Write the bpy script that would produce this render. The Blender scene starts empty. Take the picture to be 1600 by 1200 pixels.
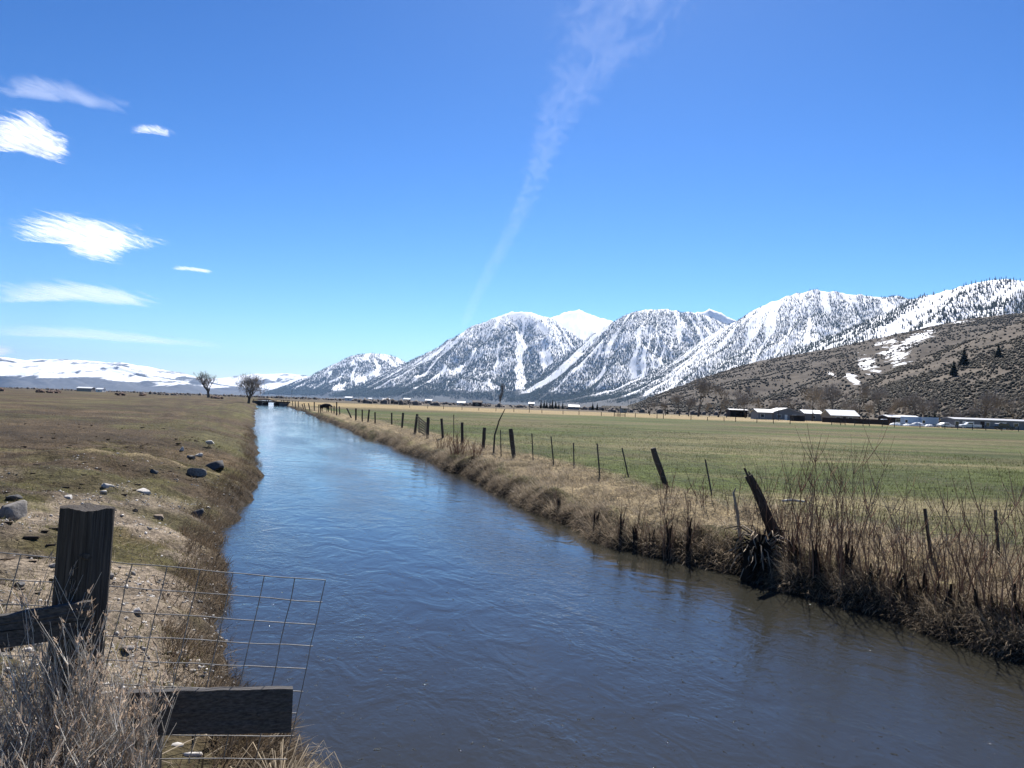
import bpy, bmesh, math, random
import numpy as np
from mathutils import Vector, Matrix
from math import radians as rad, sin, cos, pi

rng = np.random.default_rng(7)
random.seed(7)
scn = bpy.context.scene
COL = scn.collection

# ------------------------------------------------------------------ camera
EYE = 2.2                      # metres above the right-hand pasture
FPX = 1200.0                   # focal length in photo pixels (photo is 1600 wide)
PITCH, ROLL = rad(1.55), rad(2.0)
cam_d = bpy.data.cameras.new('camera')
cam = bpy.data.objects.new('camera', cam_d); COL.objects.link(cam)
cam_d.sensor_fit = 'HORIZONTAL'; cam_d.sensor_width = 36.0; cam_d.lens = 36.0*FPX/1600.0
cam_d.clip_start = 0.05; cam_d.clip_end = 120000
_f = Vector((0, cos(PITCH), sin(PITCH))); _R = Vector((1, 0, 0)); _U = _R.cross(_f)
_x = cos(ROLL)*_R + sin(ROLL)*_U; _y = cos(ROLL)*_U - sin(ROLL)*_R
_m = Matrix((_x, _y, -_f)).transposed().to_4x4(); _m.translation = Vector((0, 0, EYE))
cam.matrix_world = _m
scn.camera = cam

# ------------------------------------------------------------------ light
SUN_AZ, SUN_EL = rad(9.0), rad(47.0)
world = bpy.data.worlds.new('World'); scn.world = world; world.use_nodes = True
wn = world.node_tree.nodes; wl = world.node_tree.links
sky = wn.new('ShaderNodeTexSky'); sky.sky_type = 'NISHITA'; sky.sun_disc = False
sky.sun_elevation = SUN_EL; sky.sun_rotation = SUN_AZ
sky.altitude = 1450; sky.air_density = 1.0; sky.dust_density = 0.5; sky.ozone_density = 2.5
hs = wn.new('ShaderNodeHueSaturation'); hs.inputs['Saturation'].default_value = 1.24; hs.inputs['Hue'].default_value = .499
wl.new(sky.outputs[0], hs.inputs['Color'])
lo_ = wn.new('ShaderNodeVectorMath'); lo_.operation = 'SCALE'; lo_.inputs['Scale'].default_value = .1; wl.new(hs.outputs[0], lo_.inputs[0])
gm = wn.new('ShaderNodeGamma'); gm.inputs['Gamma'].default_value = 1.45; wl.new(lo_.outputs[0], gm.inputs['Color'])
up_ = wn.new('ShaderNodeVectorMath'); up_.operation = 'SCALE'; up_.inputs['Scale'].default_value = 10.0; wl.new(gm.outputs[0], up_.inputs[0])
wl.new(up_.outputs[0], wn['Background'].inputs['Color'])
wn['Background'].inputs['Strength'].default_value = 0.085
sun_d = bpy.data.lights.new('sun', 'SUN'); sun = bpy.data.objects.new('sun', sun_d); COL.objects.link(sun)
sun_d.energy = 5.0; sun_d.angle = rad(0.53); sun_d.color = (1.0, 0.955, 0.89)
S = Vector((sin(SUN_AZ)*cos(SUN_EL), cos(SUN_AZ)*cos(SUN_EL), sin(SUN_EL)))
sun.rotation_euler = S.to_track_quat('Z', 'Y').to_euler()
sun.location = (0, 0, 60)
vs = scn.view_settings
scn.display_settings.display_device = 'sRGB'
vs.view_transform = 'Standard'; vs.look = 'None'; vs.exposure = 0.92; vs.gamma = 1.0; vs.use_curve_mapping = False
scn.cycles.use_denoising = True
scn.cycles.max_bounces = 6; scn.cycles.volume_bounces = 0; scn.cycles.transparent_max_bounces = 12
scn.cycles.sample_clamp_indirect = 6.0

# ------------------------------------------------------------------ pixel helpers (layout is worked out in photo pixels, then placed in metres)
def ray(u, v):
    return float((u-800)/FPX)*_x + float((600-v)/FPX)*_y + _f
def G(u, v, z=0.0):
    d = ray(u, v); k = (z-EYE)/d.z
    return Vector((0, 0, EYE)) + k*d
def AT(u, v, dist):                      # point on that sight line, dist metres ahead
    d = ray(float(u), float(v))
    return Vector((0, 0, EYE)) + (float(dist)/d.y)*d

# ------------------------------------------------------------------ numpy noise
def _hash(ix, iy, seed):
    h = (ix.astype(np.int64)*374761393 + iy.astype(np.int64)*668265263 + seed*1442695041) & 0xffffffff
    h = ((h ^ (h >> 13))*1274126177) & 0xffffffff
    return ((h ^ (h >> 16)) & 0xffffff)/float(0xffffff)
def vnoise(x, y, seed=0):
    x = np.asarray(x, float); y = np.asarray(y, float)
    ix = np.floor(x); iy = np.floor(y); fx = x-ix; fy = y-iy
    fx = fx*fx*(3-2*fx); fy = fy*fy*(3-2*fy)
    a = _hash(ix, iy, seed); b = _hash(ix+1, iy, seed); c = _hash(ix, iy+1, seed); d = _hash(ix+1, iy+1, seed)
    return (a*(1-fx)+b*fx)*(1-fy) + (c*(1-fx)+d*fx)*fy
def fbm(x, y, oct=4, seed=0, gain=0.5):
    o = 0; a = 1; n = 0
    for k in range(oct):
        o = o + a*vnoise(np.asarray(x)*2**k, np.asarray(y)*2**k, seed+k*17); n += a; a *= gain
    return o/n
def ridged(x, y, oct=4, seed=0):
    o = 0; a = 1; n = 0
    for k in range(oct):
        o = o + a*(1-np.abs(2*vnoise(np.asarray(x)*2**k, np.asarray(y)*2**k, seed+k*29)-1)); n += a; a *= 0.5
    return o/n
def sstep(a, b, x):
    t = np.clip((x-a)/(b-a), 0, 1); return t*t*(3-2*t)

# ------------------------------------------------------------------ mesh helpers
def mesh_np(name, V, F, mat=None, smooth=False, mats=None, fmat=None):
    """V (n,3); F (m,3) or (m,4) int array, or a list of such arrays"""
    V = np.asarray(V, np.float32)
    Fs = F if isinstance(F, list) else [F]
    Fs = [np.asarray(f, np.int32) for f in Fs if len(f)]
    me = bpy.data.meshes.new(name)
    me.vertices.add(len(V)); me.vertices.foreach_set('co', V.ravel())
    nl = sum(f.size for f in Fs); nf = sum(len(f) for f in Fs)
    me.loops.add(nl); me.loops.foreach_set('vertex_index', np.concatenate([f.ravel() for f in Fs]))
    me.polygons.add(nf)
    tot = np.concatenate([np.full(len(f), f.shape[1], np.int32) for f in Fs])
    st = np.concatenate([[0], np.cumsum(tot)[:-1]]).astype(np.int32)
    me.polygons.foreach_set('loop_start', st)
    if smooth: me.polygons.foreach_set('use_smooth', np.ones(nf, bool))
    for m in (mats or ([mat] if mat else [])): me.materials.append(m)
    if fmat is not None: me.polygons.foreach_set('material_index', np.asarray(fmat, np.int32))
    me.update(calc_edges=True); me.validate()
    return me
def link(name, me, parent=None, loc=None, rz=0):
    o = bpy.data.objects.new(name, me); COL.objects.link(o)
    if loc is not None: o.location = loc
    o.rotation_euler.z = rz
    if parent: o.parent = parent
    return o
def tag(o, label=None, cat=None, group=None, kind=None):
    if label: o['label'] = label
    if cat: o['category'] = cat
    if group: o['group'] = group
    if kind: o['kind'] = kind
    return o
def empty(name, loc, label, cat, group=None, rz=0):
    o = bpy.data.objects.new(name, None); COL.objects.link(o); o.location = loc; o.rotation_euler.z = rz
    o.empty_display_size = 0.2
    return tag(o, label, cat, group)
def copy_tree(o, parent=None):
    c = o.copy(); COL.objects.link(c); c.parent = parent
    for ch in o.children: copy_tree(ch, c)
    return c
class MB:
    """collects pieces of one mesh"""
    def __init__(s): s.v = []; s.f = []; s.n = 0
    def add(s, V, F):
        s.v.append(np.asarray(V, float)); s.f.extend([np.asarray(f)+s.n for f in F]); s.n += len(V)
        return s
    def box(s, c, d, rot=None, taper=1.0):
        x, y, z = d[0]/2, d[1]/2, d[2]/2
        V = np.array([[sx*x*(taper if sz > 0 else 1), sy*y*(taper if sz > 0 else 1), sz*z] for sz in (-1, 1) for sy in (-1, 1) for sx in (-1, 1)])
        if rot is not None: V = V @ np.array(rot).T
        return s.add(V+np.array(c), [(0,2,3,1),(4,5,7,6),(0,1,5,4),(2,6,7,3),(0,4,6,2),(1,3,7,5)])
    def prism(s, poly, axis_from, axis_to):
        """poly: list of 3D points (one end); extruded by the vector axis_to-axis_from"""
        P = np.array(poly, float); d = np.array(axis_to, float)-np.array(axis_from, float); n = len(P)
        F = [tuple(range(n))[::-1], tuple(range(n, 2*n))]+[(i, (i+1) % n, n+(i+1) % n, n+i) for i in range(n)]
        return s.add(np.vstack([P, P+d]), F)
    def tube(s, pts, r, sides=6):
        V, F = tubes(np.array([pts], float), np.array([r], float), sides)
        return s.add(V, list(F))
    def mesh(s, name, mat, smooth=False):
        me = bpy.data.meshes.new(name); me.from_pydata(np.vstack(s.v).tolist(), [], [tuple(int(i) for i in f) for f in s.f])
        if smooth: me.polygons.foreach_set('use_smooth', np.ones(len(me.polygons), bool))
        if mat: me.materials.append(mat)
        me.update(); return me
    def build(s, name, mat, parent=None, loc=None, rz=0, smooth=False, bevel=0):
        o = link(name, s.mesh(name, mat, smooth), parent, loc, rz)
        if bevel:
            b = o.modifiers.new('bevel', 'BEVEL'); b.width = bevel; b.segments = 2; b.limit_method = 'ANGLE'
        return o
def tubes(P, R, sides=3, cap=True):
    """P (N,K,3) polylines, R (N,K) radii -> verts, quads"""
    N, K, _ = P.shape
    T = np.gradient(P, axis=1); T /= np.linalg.norm(T, axis=2, keepdims=True)+1e-9
    ref = np.where(np.abs(T[..., 2:3]) > 0.9, np.array([1.0, 0, 0]), np.array([0, 0, 1.0]))
    A = np.cross(T, ref); A /= np.linalg.norm(A, axis=2, keepdims=True)+1e-9
    B = np.cross(T, A)
    a = np.arange(sides)*2*pi/sides
    V = P[:, :, None, :] + R[:, :, None, None]*(A[:, :, None, :]*np.cos(a)[None, None, :, None]+B[:, :, None, :]*np.sin(a)[None, None, :, None])
    idx = np.arange(N*K*sides).reshape(N, K, sides)
    nx = np.roll(idx, -1, axis=2)
    F = np.stack([idx[:, :-1], nx[:, :-1], nx[:, 1:], idx[:, 1:]], -1).reshape(-1, 4)
    return V.reshape(-1, 3), F
def ribbons(P, W, side=None):
    """P (N,K,3), W (N,K) widths -> flat ribbons facing random ways"""
    N, K, _ = P.shape
    if side is None:
        a = rng.uniform(0, 2*pi, N); side = np.stack([np.cos(a), np.sin(a), np.zeros(N)], -1)
    s = side[:, None, :]*W[:, :, None]*0.5
    V = np.stack([P-s, P+s], 2).reshape(-1, 3)
    idx = np.arange(N*K*2).reshape(N, K, 2)
    F = np.stack([idx[:, :-1, 0], idx[:, :-1, 1], idx[:, 1:, 1], idx[:, 1:, 0]], -1).reshape(-1, 4)
    return V, F
def scatter(tv, tf, pos, scale, rot, squash=None):
    """copies a template mesh (tv, tf) to many places"""
    n = len(pos); c, s = np.cos(rot), np.sin(rot)
    x = tv[None, :, 0]*c[:, None]-tv[None, :, 1]*s[:, None]
    y = tv[None, :, 0]*s[:, None]+tv[None, :, 1]*c[:, None]
    z = np.broadcast_to(tv[None, :, 2], x.shape)
    sz = scale if squash is None else scale*squash
    V = np.stack([x*scale[:, None], y*scale[:, None], z*sz[:, None]], -1)+pos[:, None, :]
    F = tf[None]+(np.arange(n)*len(tv))[:, None, None]
    return V.reshape(-1, 3), F.reshape(-1, tf.shape[1])

# ------------------------------------------------------------------ materials
def new_mat(name):
    m = bpy.data.materials.new(name); m.use_nodes = True
    return m, m.node_tree.nodes, m.node_tree.links, m.node_tree.nodes['Principled BSDF']
def noise_mat(name, c1, c2, scale=5, rough=0.9, bump=0.0, stretch=(1, 1, 1), coord='Object', detail=6, spec=0.25, c3=None, per_island=0.0, bdist=0.02, lo=0.3, hi=0.7):
    m, N, L, b = new_mat(name)
    tc = N.new('ShaderNodeTexCoord'); mp = N.new('ShaderNodeMapping'); mp.inputs['Scale'].default_value = stretch
    L.new(tc.outputs[coord], mp.inputs['Vector'])
    nz = N.new('ShaderNodeTexNoise'); nz.inputs['Scale'].default_value = scale; nz.inputs['Detail'].default_value = detail; nz.inputs['Roughness'].default_value = 0.62
    L.new(mp.outputs[0], nz.inputs['Vector'])
    cr = N.new('ShaderNodeValToRGB'); e = cr.color_ramp.elements
    e[0].position = lo; e[0].color = (*c1, 1); e[1].position = hi; e[1].color = (*c2, 1)
    if c3: k = cr.color_ramp.elements.new((lo+hi)/2); k.color = (*c3, 1)
    L.new(nz.outputs[0], cr.inputs[0]); out = cr.outputs[0]
    if per_island:
        g = N.new('ShaderNodeNewGeometry'); mr = N.new('ShaderNodeMapRange')
        mr.inputs['To Min'].default_value = 1-per_island; mr.inputs['To Max'].default_value = 1+per_island
        L.new(g.outputs['Random Per Island'], mr.inputs['Value'])
        mx = N.new('ShaderNodeVectorMath'); mx.operation = 'SCALE'
        L.new(out, mx.inputs[0]); L.new(mr.outputs[0], mx.inputs['Scale']); out = mx.outputs[0]
    L.new(out, b.inputs['Base Color']); b.inputs['Roughness'].default_value = rough
    b.inputs['Specular IOR Level'].default_value = spec
    if bump:
        bp = N.new('ShaderNodeBump'); bp.inputs['Strength'].default_value = bump; bp.inputs['Distance'].default_value = bdist
        L.new(nz.outputs[0], bp.inputs['Height']); L.new(bp.outputs[0], b.inputs['Normal'])
    return m
def thin(m, k=.35):
    """lets light through blades and seed heads"""
    N, L = m.node_tree.nodes, m.node_tree.links; b = N['Principled BSDF']; src = b.inputs['Base Color'].links[0].from_socket
    t = N.new('ShaderNodeBsdfTranslucent'); mx = N.new('ShaderNodeMixShader'); mx.inputs[0].default_value = k
    L.new(src, t.inputs[0]); L.new(b.outputs[0], mx.inputs[1]); L.new(t.outputs[0], mx.inputs[2]); L.new(mx.outputs[0], N['Material Output'].inputs['Surface'])
    return m
def plain(name, c, rough=0.7, spec=0.3, var=0.12, scale=2.0):
    return noise_mat(name, tuple(x*(1-var) for x in c), tuple(min(1, x*(1+var)) for x in c), scale, rough, 0, spec=spec)

# ------------------------------------------------------------------ terrain
VPA = math.atan2(405-800, FPX)                       # heading of the canal
UX, UY = sin(VPA), cos(VPA); NX, NY = UY, -UX
def st(x, y): return x*UX+y*UY, x*NX+y*NY
def xy(s, t): return s*UX+t*NX, s*UY+t*NY
def edgeR(s):
    b = np.interp(s, [-20, 0, 7, 12, 15.5, 20, 29, 57, 160, 400], [11, 9.9, 9.2, 8.5, 7.5, 7.5, 8.1, 8.4, 8.8, 8.6])
    k = np.clip(s/25, 0.5, 3)
    return b+(fbm(s*0.45, s*0+3.1, 4, 5)-.5)*1.1*k**.5+(fbm(s*1.9, s*0+7.7, 3, 6)-.5)*.55*np.clip(k, .7, 2)
def edgeL(s):
    b = np.interp(s, [-20, 0, 3, 5.5, 7, 10, 14, 18, 23, 29, 40, 54, 160, 400], [.6, .5, .5, .4, .05, -.2, -.5, -.62, -.35, .05, -.15, -.25, -.4, -.3])
    k = np.clip(s/22, 0.5, 4)
    return b+(fbm(s*0.55, s*0+9.7, 4, 11)-.5)*0.85*k**.6+(fbm(s*2.3, s*0+4.1, 3, 12)-.5)*.34*np.clip(k, .6, 1.6)
WATER_Z = -0.8
def gz(x, y, fine=True):
    x = np.asarray(x, float); y = np.asarray(y, float)
    s, t = st(x, y)
    r = t-edgeR(s); l = edgeL(s)-t
    far = sstep(500, 640, s)
    bumpR = (fbm(x*.9, y*.9, 3, 21)-.5)
    # right bank and pasture
    zr = np.interp(r, [-4, -1, -.15, 0, .25, .7, 1.5, 2.6, 4.5, 9], [-2.0, -1.5, -1.0, -.8, -.50, -.24, -.10, .02, .0, 0])
    zr = zr+(bumpR*.60+(fbm(x*2.3, y*2.3, 2, 23)-.5)*.22)*sstep(-.1, .6, r)*(1-sstep(2.6, 5.0, r)) + (fbm(x*.12, y*.12, 3, 33)-.5)*.12*sstep(3, 10, r)
    # left bank: steep by the near abutment, gentle farther on
    zn = np.interp(l, [-4, -1, -.1, 0, .12, .35, .8, 2, 5], [-2.0, -1.5, -.95, -.8, -.35, .1, .36, .44, .46])
    zf = np.interp(l, [-4, -1, -.1, 0, .25, .9, 2.2, 4, 7, 12], [-2.0, -1.5, -.95, -.8, -.58, -.28, .02, .22, .27, .30])
    k = sstep(4.2, 8.0, s)
    zl = zn*(1-k)+zf*k
    hum = (fbm(x*.55, y*.55, 3, 41)-.5)*.34*sstep(.1, 1.2, l)*(1-.7*sstep(5, 12, l)) + (fbm(x*.11, y*.11, 3, 43)-.5)*.38*sstep(2, 9, l)*sstep(8, 20, s)
    zl = zl+hum
    zl = zl+.34*np.exp(-((x+10.3)/4.2)**2-((y-21.5)/1.7)**2)+.22*np.exp(-((x+8.5)/2.6)**2-((y-27)/1.5)**2)+.25*np.exp(-((x+13)/3)**2-((y-40)/3)**2)
    if fine:
        f = (fbm(x*3.1, y*3.1, 3, 51)-.5)
        zl = zl+(f*.17+(fbm(x*1.3, y*1.3, 2, 57)-.5)*.16)*sstep(.0, .4, l); zr = zr+f*.09*sstep(0, .3, r)
    mid = (edgeR(s)+edgeL(s))/2
    z = np.where(t > mid, zr, zl)
    return z*(1-far)+far*np.where(t > mid, 0.0, .3*np.exp(-(t+0)**2/1e9))
def geo(a, b, n): return a*np.power(b/a, np.linspace(0, 1, n))
def H(x, y): return float(gz(np.array([x]), np.array([y]))[0])
def GG(u, v, it=4):
    """where the sight line meets the uneven ground"""
    d = np.array(list(ray(u, v))); t = geo(1.6, 3000, 6000)
    x, y, z = d[0]*t, d[1]*t, EYE+d[2]*t
    under = np.nonzero(z < np.maximum(gz(x, y), WATER_Z-.05))[0]
    k = under[0] if len(under) else len(t)-1
    return Vector((float(x[k]), float(y[k]), float(gz(x[k:k+1], y[k:k+1])[0])))

def geo(a, b, n): return a*np.power(b/a, np.linspace(0, 1, n))
sv = np.concatenate([np.linspace(-9, 0, 30)[:-1], np.arange(0, 34, .15), geo(34, 33000, 150)])
tv_ = np.concatenate([-geo(9, 31000, 70)[::-1], np.arange(-9, 15, .12)[1:], geo(15, 31000, 70)])
SS, TT = np.meshgrid(sv, tv_, indexing='ij')
GX, GY = xy(SS, TT)
# rows that start behind the camera stay as they are; keep the sheet one regular grid
GZ = gz(GX, GY)
ns, nt = SS.shape
idx = np.arange(ns*nt).reshape(ns, nt)
gF = np.stack([idx[:-1, :-1], idx[:-1, 1:], idx[1:, 1:], idx[1:, :-1]], -1).reshape(-1, 4)[:, ::-1]
gV = np.stack([GX, GY, GZ], -1).reshape(-1, 3)

def ground_colour(x, y):
    s, t = st(x, y); r = t-edgeR(s); l = edgeL(s)-t
    n1 = fbm(x*.35, y*.35, 4, 61); n2 = fbm(x*1.7, y*1.7, 3, 67); n3 = fbm(x*.05, y*.11, 4, 71); n4 = fbm(x*.022, y*.06, 3, 77)
    green = np.array([.066, .084, .020]); dgreen = np.array([.042, .052, .016]); straw = np.array([.30, .235, .135]); brown = np.array([.108, .076, .043])
    dirt = np.array([.23, .185, .14]); mud = np.array([.030, .022, .014]); tan = np.array([.27, .205, .105]); dbrown = np.array([.060, .043, .026])
    def mix(a, b, w): return a+(b-a)*np.clip(w, 0, 1)[..., None]
    one = np.ones(x.shape+(1,))
    # pasture
    p = mix(green*one, dgreen*one, sstep(.45, .65, n1)*.7)
    p = mix(p, (straw*.55+brown*.2)*one, sstep(.46, .74, n3*.75+n2*.25)*.5)
    p = mix(p, brown*one, sstep(.52, .68, n4)*.6)
    p = mix(p, (straw*.8)*one, sstep(.52, .68, fbm(x*.06, y*.30, 4, 79))*.4*(1-sstep(60, 110, y))*sstep(4, 9, x))
    p = mix(p, tan*one, sstep(185, 225, y+25*(n1-.5)-.02*x)*(1-sstep(360, 420, y)))
    p = mix(p, np.array([.095, .078, .055])*one, sstep(370, 430, y))
    p = mix(p, (straw*.75)*one, (1-sstep(2.6, 4.3, r+1.2*(n1-.5)))*sstep(.5, 1.1, r))
    p = mix(p, (brown*1.1)*one, (1-sstep(.25, .8, r+.5*(n2-.5))))
    p = mix(p, mud*one, (1-sstep(.05, .5, r+.4*(n2-.5))))
    # left side
    q = mix(brown*one*.85, dbrown*one, sstep(.42, .58, n3)*.9); q = mix(q, np.array([.085, .080, .032])*one, sstep(.50, .64, fbm(x*.16, y*.3, 4, 88))*.7)
    q = mix(q, (straw*.62)*one, sstep(.55, .75, n1*.6+n4*.4)*.55)
    q = mix(q, np.array([.072, .068, .021])*one, sstep(.48, .60, n1)*(1-sstep(3.5, 8, l))*.7)
    q = mix(q, straw*one*.95, np.exp(-((x+10.8)/3.4)**2-((y-22.2)/.8)**2)*.9)
    q = mix(q, dirt*one, sstep(.40, .58, fbm(x*.8, y*.8, 4, 91)+.20*np.exp(-((x+5.2)/4.0)**2-((y-9)/4.5)**2)-.10)*(1-sstep(15, 19, y))*.9)
    q = mix(q, mud*one*1.5, (1-sstep(.1, .6, l+.5*(n2-.5))))
    mid = (edgeR(s)+edgeL(s))/2
    # dark trampled blotches of the left field
    q = mix(q, dbrown*one*.7, sstep(.56, .66, fbm(x*.45, y*.8, 4, 93))*.75*sstep(1.5, 4, l))
    return np.where((t > mid)[..., None], p, q)
gC = ground_colour(GX, GY).reshape(-1, 3)

def ground_material():
    m, N, L, b = new_mat('ground_soil_and_grass')
    at = N.new('ShaderNodeAttribute'); at.attribute_name = 'alb'
    ge = N.new('ShaderNodeNewGeometry')
    def nz(scale, detail, stretch=(1, 1, 1)):
        mp = N.new('ShaderNodeMapping'); mp.inputs['Scale'].default_value = stretch; L.new(ge.outputs['Position'], mp.inputs['Vector'])
        n = N.new('ShaderNodeTexNoise'); n.inputs['Scale'].default_value = scale; n.inputs['Detail'].default_value = detail; n.inputs['Roughness'].default_value = .65
        L.new(mp.outputs[0], n.inputs['Vector']); return n.outputs[0]
    def rng_(v, lo, hi, a, c):
        r = N.new('ShaderNodeMapRange'); r.inputs[1].default_value = lo; r.inputs[2].default_value = hi; r.inputs[3].default_value = a; r.inputs[4].default_value = c
        L.new(v, r.inputs[0]); return r.outputs[0]
    def mul(a, c):
        k = N.new('ShaderNodeMath'); k.operation = 'MULTIPLY'; L.new(a, k.inputs[0]); L.new(c, k.inputs[1]); return k.outputs[0]
    fine = nz(14, 5); mid = nz(1.6, 6); far = nz(.11, 6, (.45, 1.3, 1))
    f = mul(mul(rng_(fine, .32, .68, .38, 1.55), rng_(mid, .3, .7, .5, 1.45)), rng_(far, .32, .68, .68, 1.32))
    sc = N.new('ShaderNodeVectorMath'); sc.operation = 'SCALE'; L.new(at.outputs['Color'], sc.inputs[0]); L.new(f, sc.inputs['Scale'])
    L.new(sc.outputs[0], b.inputs['Base Color']); b.inputs['Roughness'].default_value = .95; b.inputs['Specular IOR Level'].default_value = .12
    bp = N.new('ShaderNodeBump'); bp.inputs['Strength'].default_value = .9; bp.inputs['Distance'].default_value = .05; L.new(fine, bp.inputs['Height'])
    bp2 = N.new('ShaderNodeBump'); bp2.inputs['Strength'].default_value = .7; bp2.inputs['Distance'].default_value = .25; L.new(mid, bp2.inputs['Height']); L.new(bp.outputs[0], bp2.inputs['Normal'])
    L.new(bp2.outputs[0], b.inputs['Normal'])
    return m
gme = mesh_np('ground', gV, gF, ground_material(), smooth=True)
ca = gme.color_attributes.new('alb', 'FLOAT_COLOR', 'POINT')
ca.data.foreach_set('color', np.concatenate([gC, np.ones((len(gC), 1))], 1).astype(np.float32).ravel())
tag(link('ground', gme), 'flat valley floor of brown rough grazing and green pasture', None, kind='structure')

# ------------------------------------------------------------------ water
def water_material():
    m, N, L, b = new_mat('murky_canal_water')
    ge = N.new('ShaderNodeNewGeometry')
    rot = N.new('ShaderNodeMapping'); rot.inputs['Rotation'].default_value = (0, 0, VPA)
    L.new(ge.outputs['Position'], rot.inputs['Vector'])
    def nz(scale, detail, stretch, dist=0.0):
        mp = N.new('ShaderNodeMapping'); mp.inputs['Scale'].default_value = stretch; L.new(rot.outputs[0], mp.inputs['Vector'])
        n = N.new('ShaderNodeTexNoise'); n.inputs['Scale'].default_value = scale; n.inputs['Detail'].default_value = detail; n.inputs['Distortion'].default_value = dist
        L.new(mp.outputs[0], n.inputs['Vector']); return n.outputs[0]
    rip = nz(12.0, 5, (1.0, .7, 1), .5); swell = nz(1.6, 3, (1, .6, 1), .9); patch = nz(.28, 3, (1.5, .35, 1))
    mr = N.new('ShaderNodeMapRange'); mr.inputs[1].default_value = .35; mr.inputs[2].default_value = .65; mr.inputs[3].default_value = .05; mr.inputs[4].default_value = .9
    L.new(patch, mr.inputs[0])
    b1 = N.new('ShaderNodeBump'); b1.inputs['Distance'].default_value = .015; L.new(rip, b1.inputs['Height']); L.new(mr.outputs[0], b1.inputs['Strength'])
    b2 = N.new('ShaderNodeBump'); b2.inputs['Distance'].default_value = .036; b2.inputs['Strength'].default_value = .7; L.new(swell, b2.inputs['Height']); L.new(b1.outputs[0], b2.inputs['Normal'])
    wl_ = nz(16.0, 2, (1, .8, 1), .3); pk = N.new('ShaderNodeMapRange'); pk.inputs[1].default_value = .69; pk.inputs[2].default_value = .80; L.new(wl_, pk.inputs[0])      # rare sharp wavelets that catch the sun
    b3 = N.new('ShaderNodeBump'); b3.inputs['Distance'].default_value = .03; b3.inputs['Strength'].default_value = .4; L.new(pk.outputs[0], b3.inputs['Height']); L.new(b2.outputs[0], b3.inputs['Normal'])
    L.new(b3.outputs[0], b.inputs['Normal'])
    b.inputs['Base Color'].default_value = (.028, .027, .021, 1); b.inputs['Roughness'].default_value = .04; b.inputs['IOR'].default_value = 1.333
    b.inputs['Specular IOR Level'].default_value = .5
    return m
ws = np.concatenate([np.arange(-9, 60, .5), geo(60, 640, 60)])
wV = []; 
for s_ in ws:
    for f in np.linspace(0, 1, 9):
        t_ = float(edgeL(np.array([s_]))[0])-1.0+f*(float(edgeR(np.array([s_]))[0])-float(edgeL(np.array([s_]))[0])+2.0)
        wV.append((*xy(s_, t_), WATER_Z))
wi = np.arange(len(ws)*9).reshape(len(ws), 9)
wF = np.stack([wi[:-1, :-1], wi[:-1, 1:], wi[1:, 1:], wi[1:, :-1]], -1).reshape(-1, 4)[:, ::-1]
tag(link('water', mesh_np('water', np.array(wV), wF, water_material(), smooth=True)), 'rippled blue irrigation canal running straight up the valley', kind='structure')

# ------------------------------------------------------------------ mountains
def snow_material(name, snowline, fade, dark=(.055, .060, .062), snow_bias=0.0, scale=.004, amount=.5, stretch=(1, 1, 1)):
    """snow above an altitude, bare dark ground below; patchy in between"""
    m, N, L, b = new_mat(name)
    ge = N.new('ShaderNodeNewGeometry'); sp = N.new('ShaderNodeSeparateXYZ'); L.new(ge.outputs['Position'], sp.inputs[0])
    mp = N.new('ShaderNodeMapping'); mp.inputs['Scale'].default_value = stretch; L.new(ge.outputs['Position'], mp.inputs['Vector'])
    n = N.new('ShaderNodeTexNoise'); n.inputs['Scale'].default_value = scale; n.inputs['Detail'].default_value = 8; n.inputs['Roughness'].default_value = .62; n.inputs['Distortion'].default_value = .4
    L.new(mp.outputs[0], n.inputs['Vector'])
    alt = N.new('ShaderNodeMapRange'); alt.clamp = False; alt.inputs[1].default_value = snowline-fade; alt.inputs[2].default_value = snowline+fade; alt.inputs[3].default_value = -.35; alt.inputs[4].default_value = .35
    L.new(sp.outputs['Z'], alt.inputs[0])
    cl = N.new('ShaderNodeClamp'); cl.inputs['Min'].default_value = -.35; cl.inputs['Max'].default_value = .35-amount*.35+snow_bias; L.new(alt.outputs[0], cl.inputs[0])
    ad = N.new('ShaderNodeMath'); ad.operation = 'ADD'; L.new(cl.outputs[0], ad.inputs[0]); L.new(n.outputs[0], ad.inputs[1])
    th = N.new('ShaderNodeMapRange'); th.inputs[1].default_value = .47; th.inputs[2].default_value = .53; L.new(ad.outputs[0], th.inputs[0])
    n2 = N.new('ShaderNodeTexNoise'); n2.inputs['Scale'].default_value = scale*9; n2.inputs['Detail'].default_value = 4; L.new(ge.outputs['Position'], n2.inputs['Vector'])
    dk = N.new('ShaderNodeMix'); dk.data_type = 'RGBA'; L.new(n2.outputs[0], dk.inputs[0]); dk.inputs[6].default_value = (*[c*.6 for c in dark], 1); dk.inputs[7].default_value = (*[c*1.4 for c in dark], 1)
    mx = N.new('ShaderNodeMix'); mx.data_type = 'RGBA'; L.new(th.outputs[0], mx.inputs[0]); L.new(dk.outputs[2], mx.inputs[6]); mx.inputs[7].default_value = (.88, .89, .91, 1)
    L.new(mx.outputs[2], b.inputs['Base Color']); b.inputs['Roughness'].default_value = .85; b.inputs['Specular IOR Level'].default_value = .15
    return m

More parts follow.
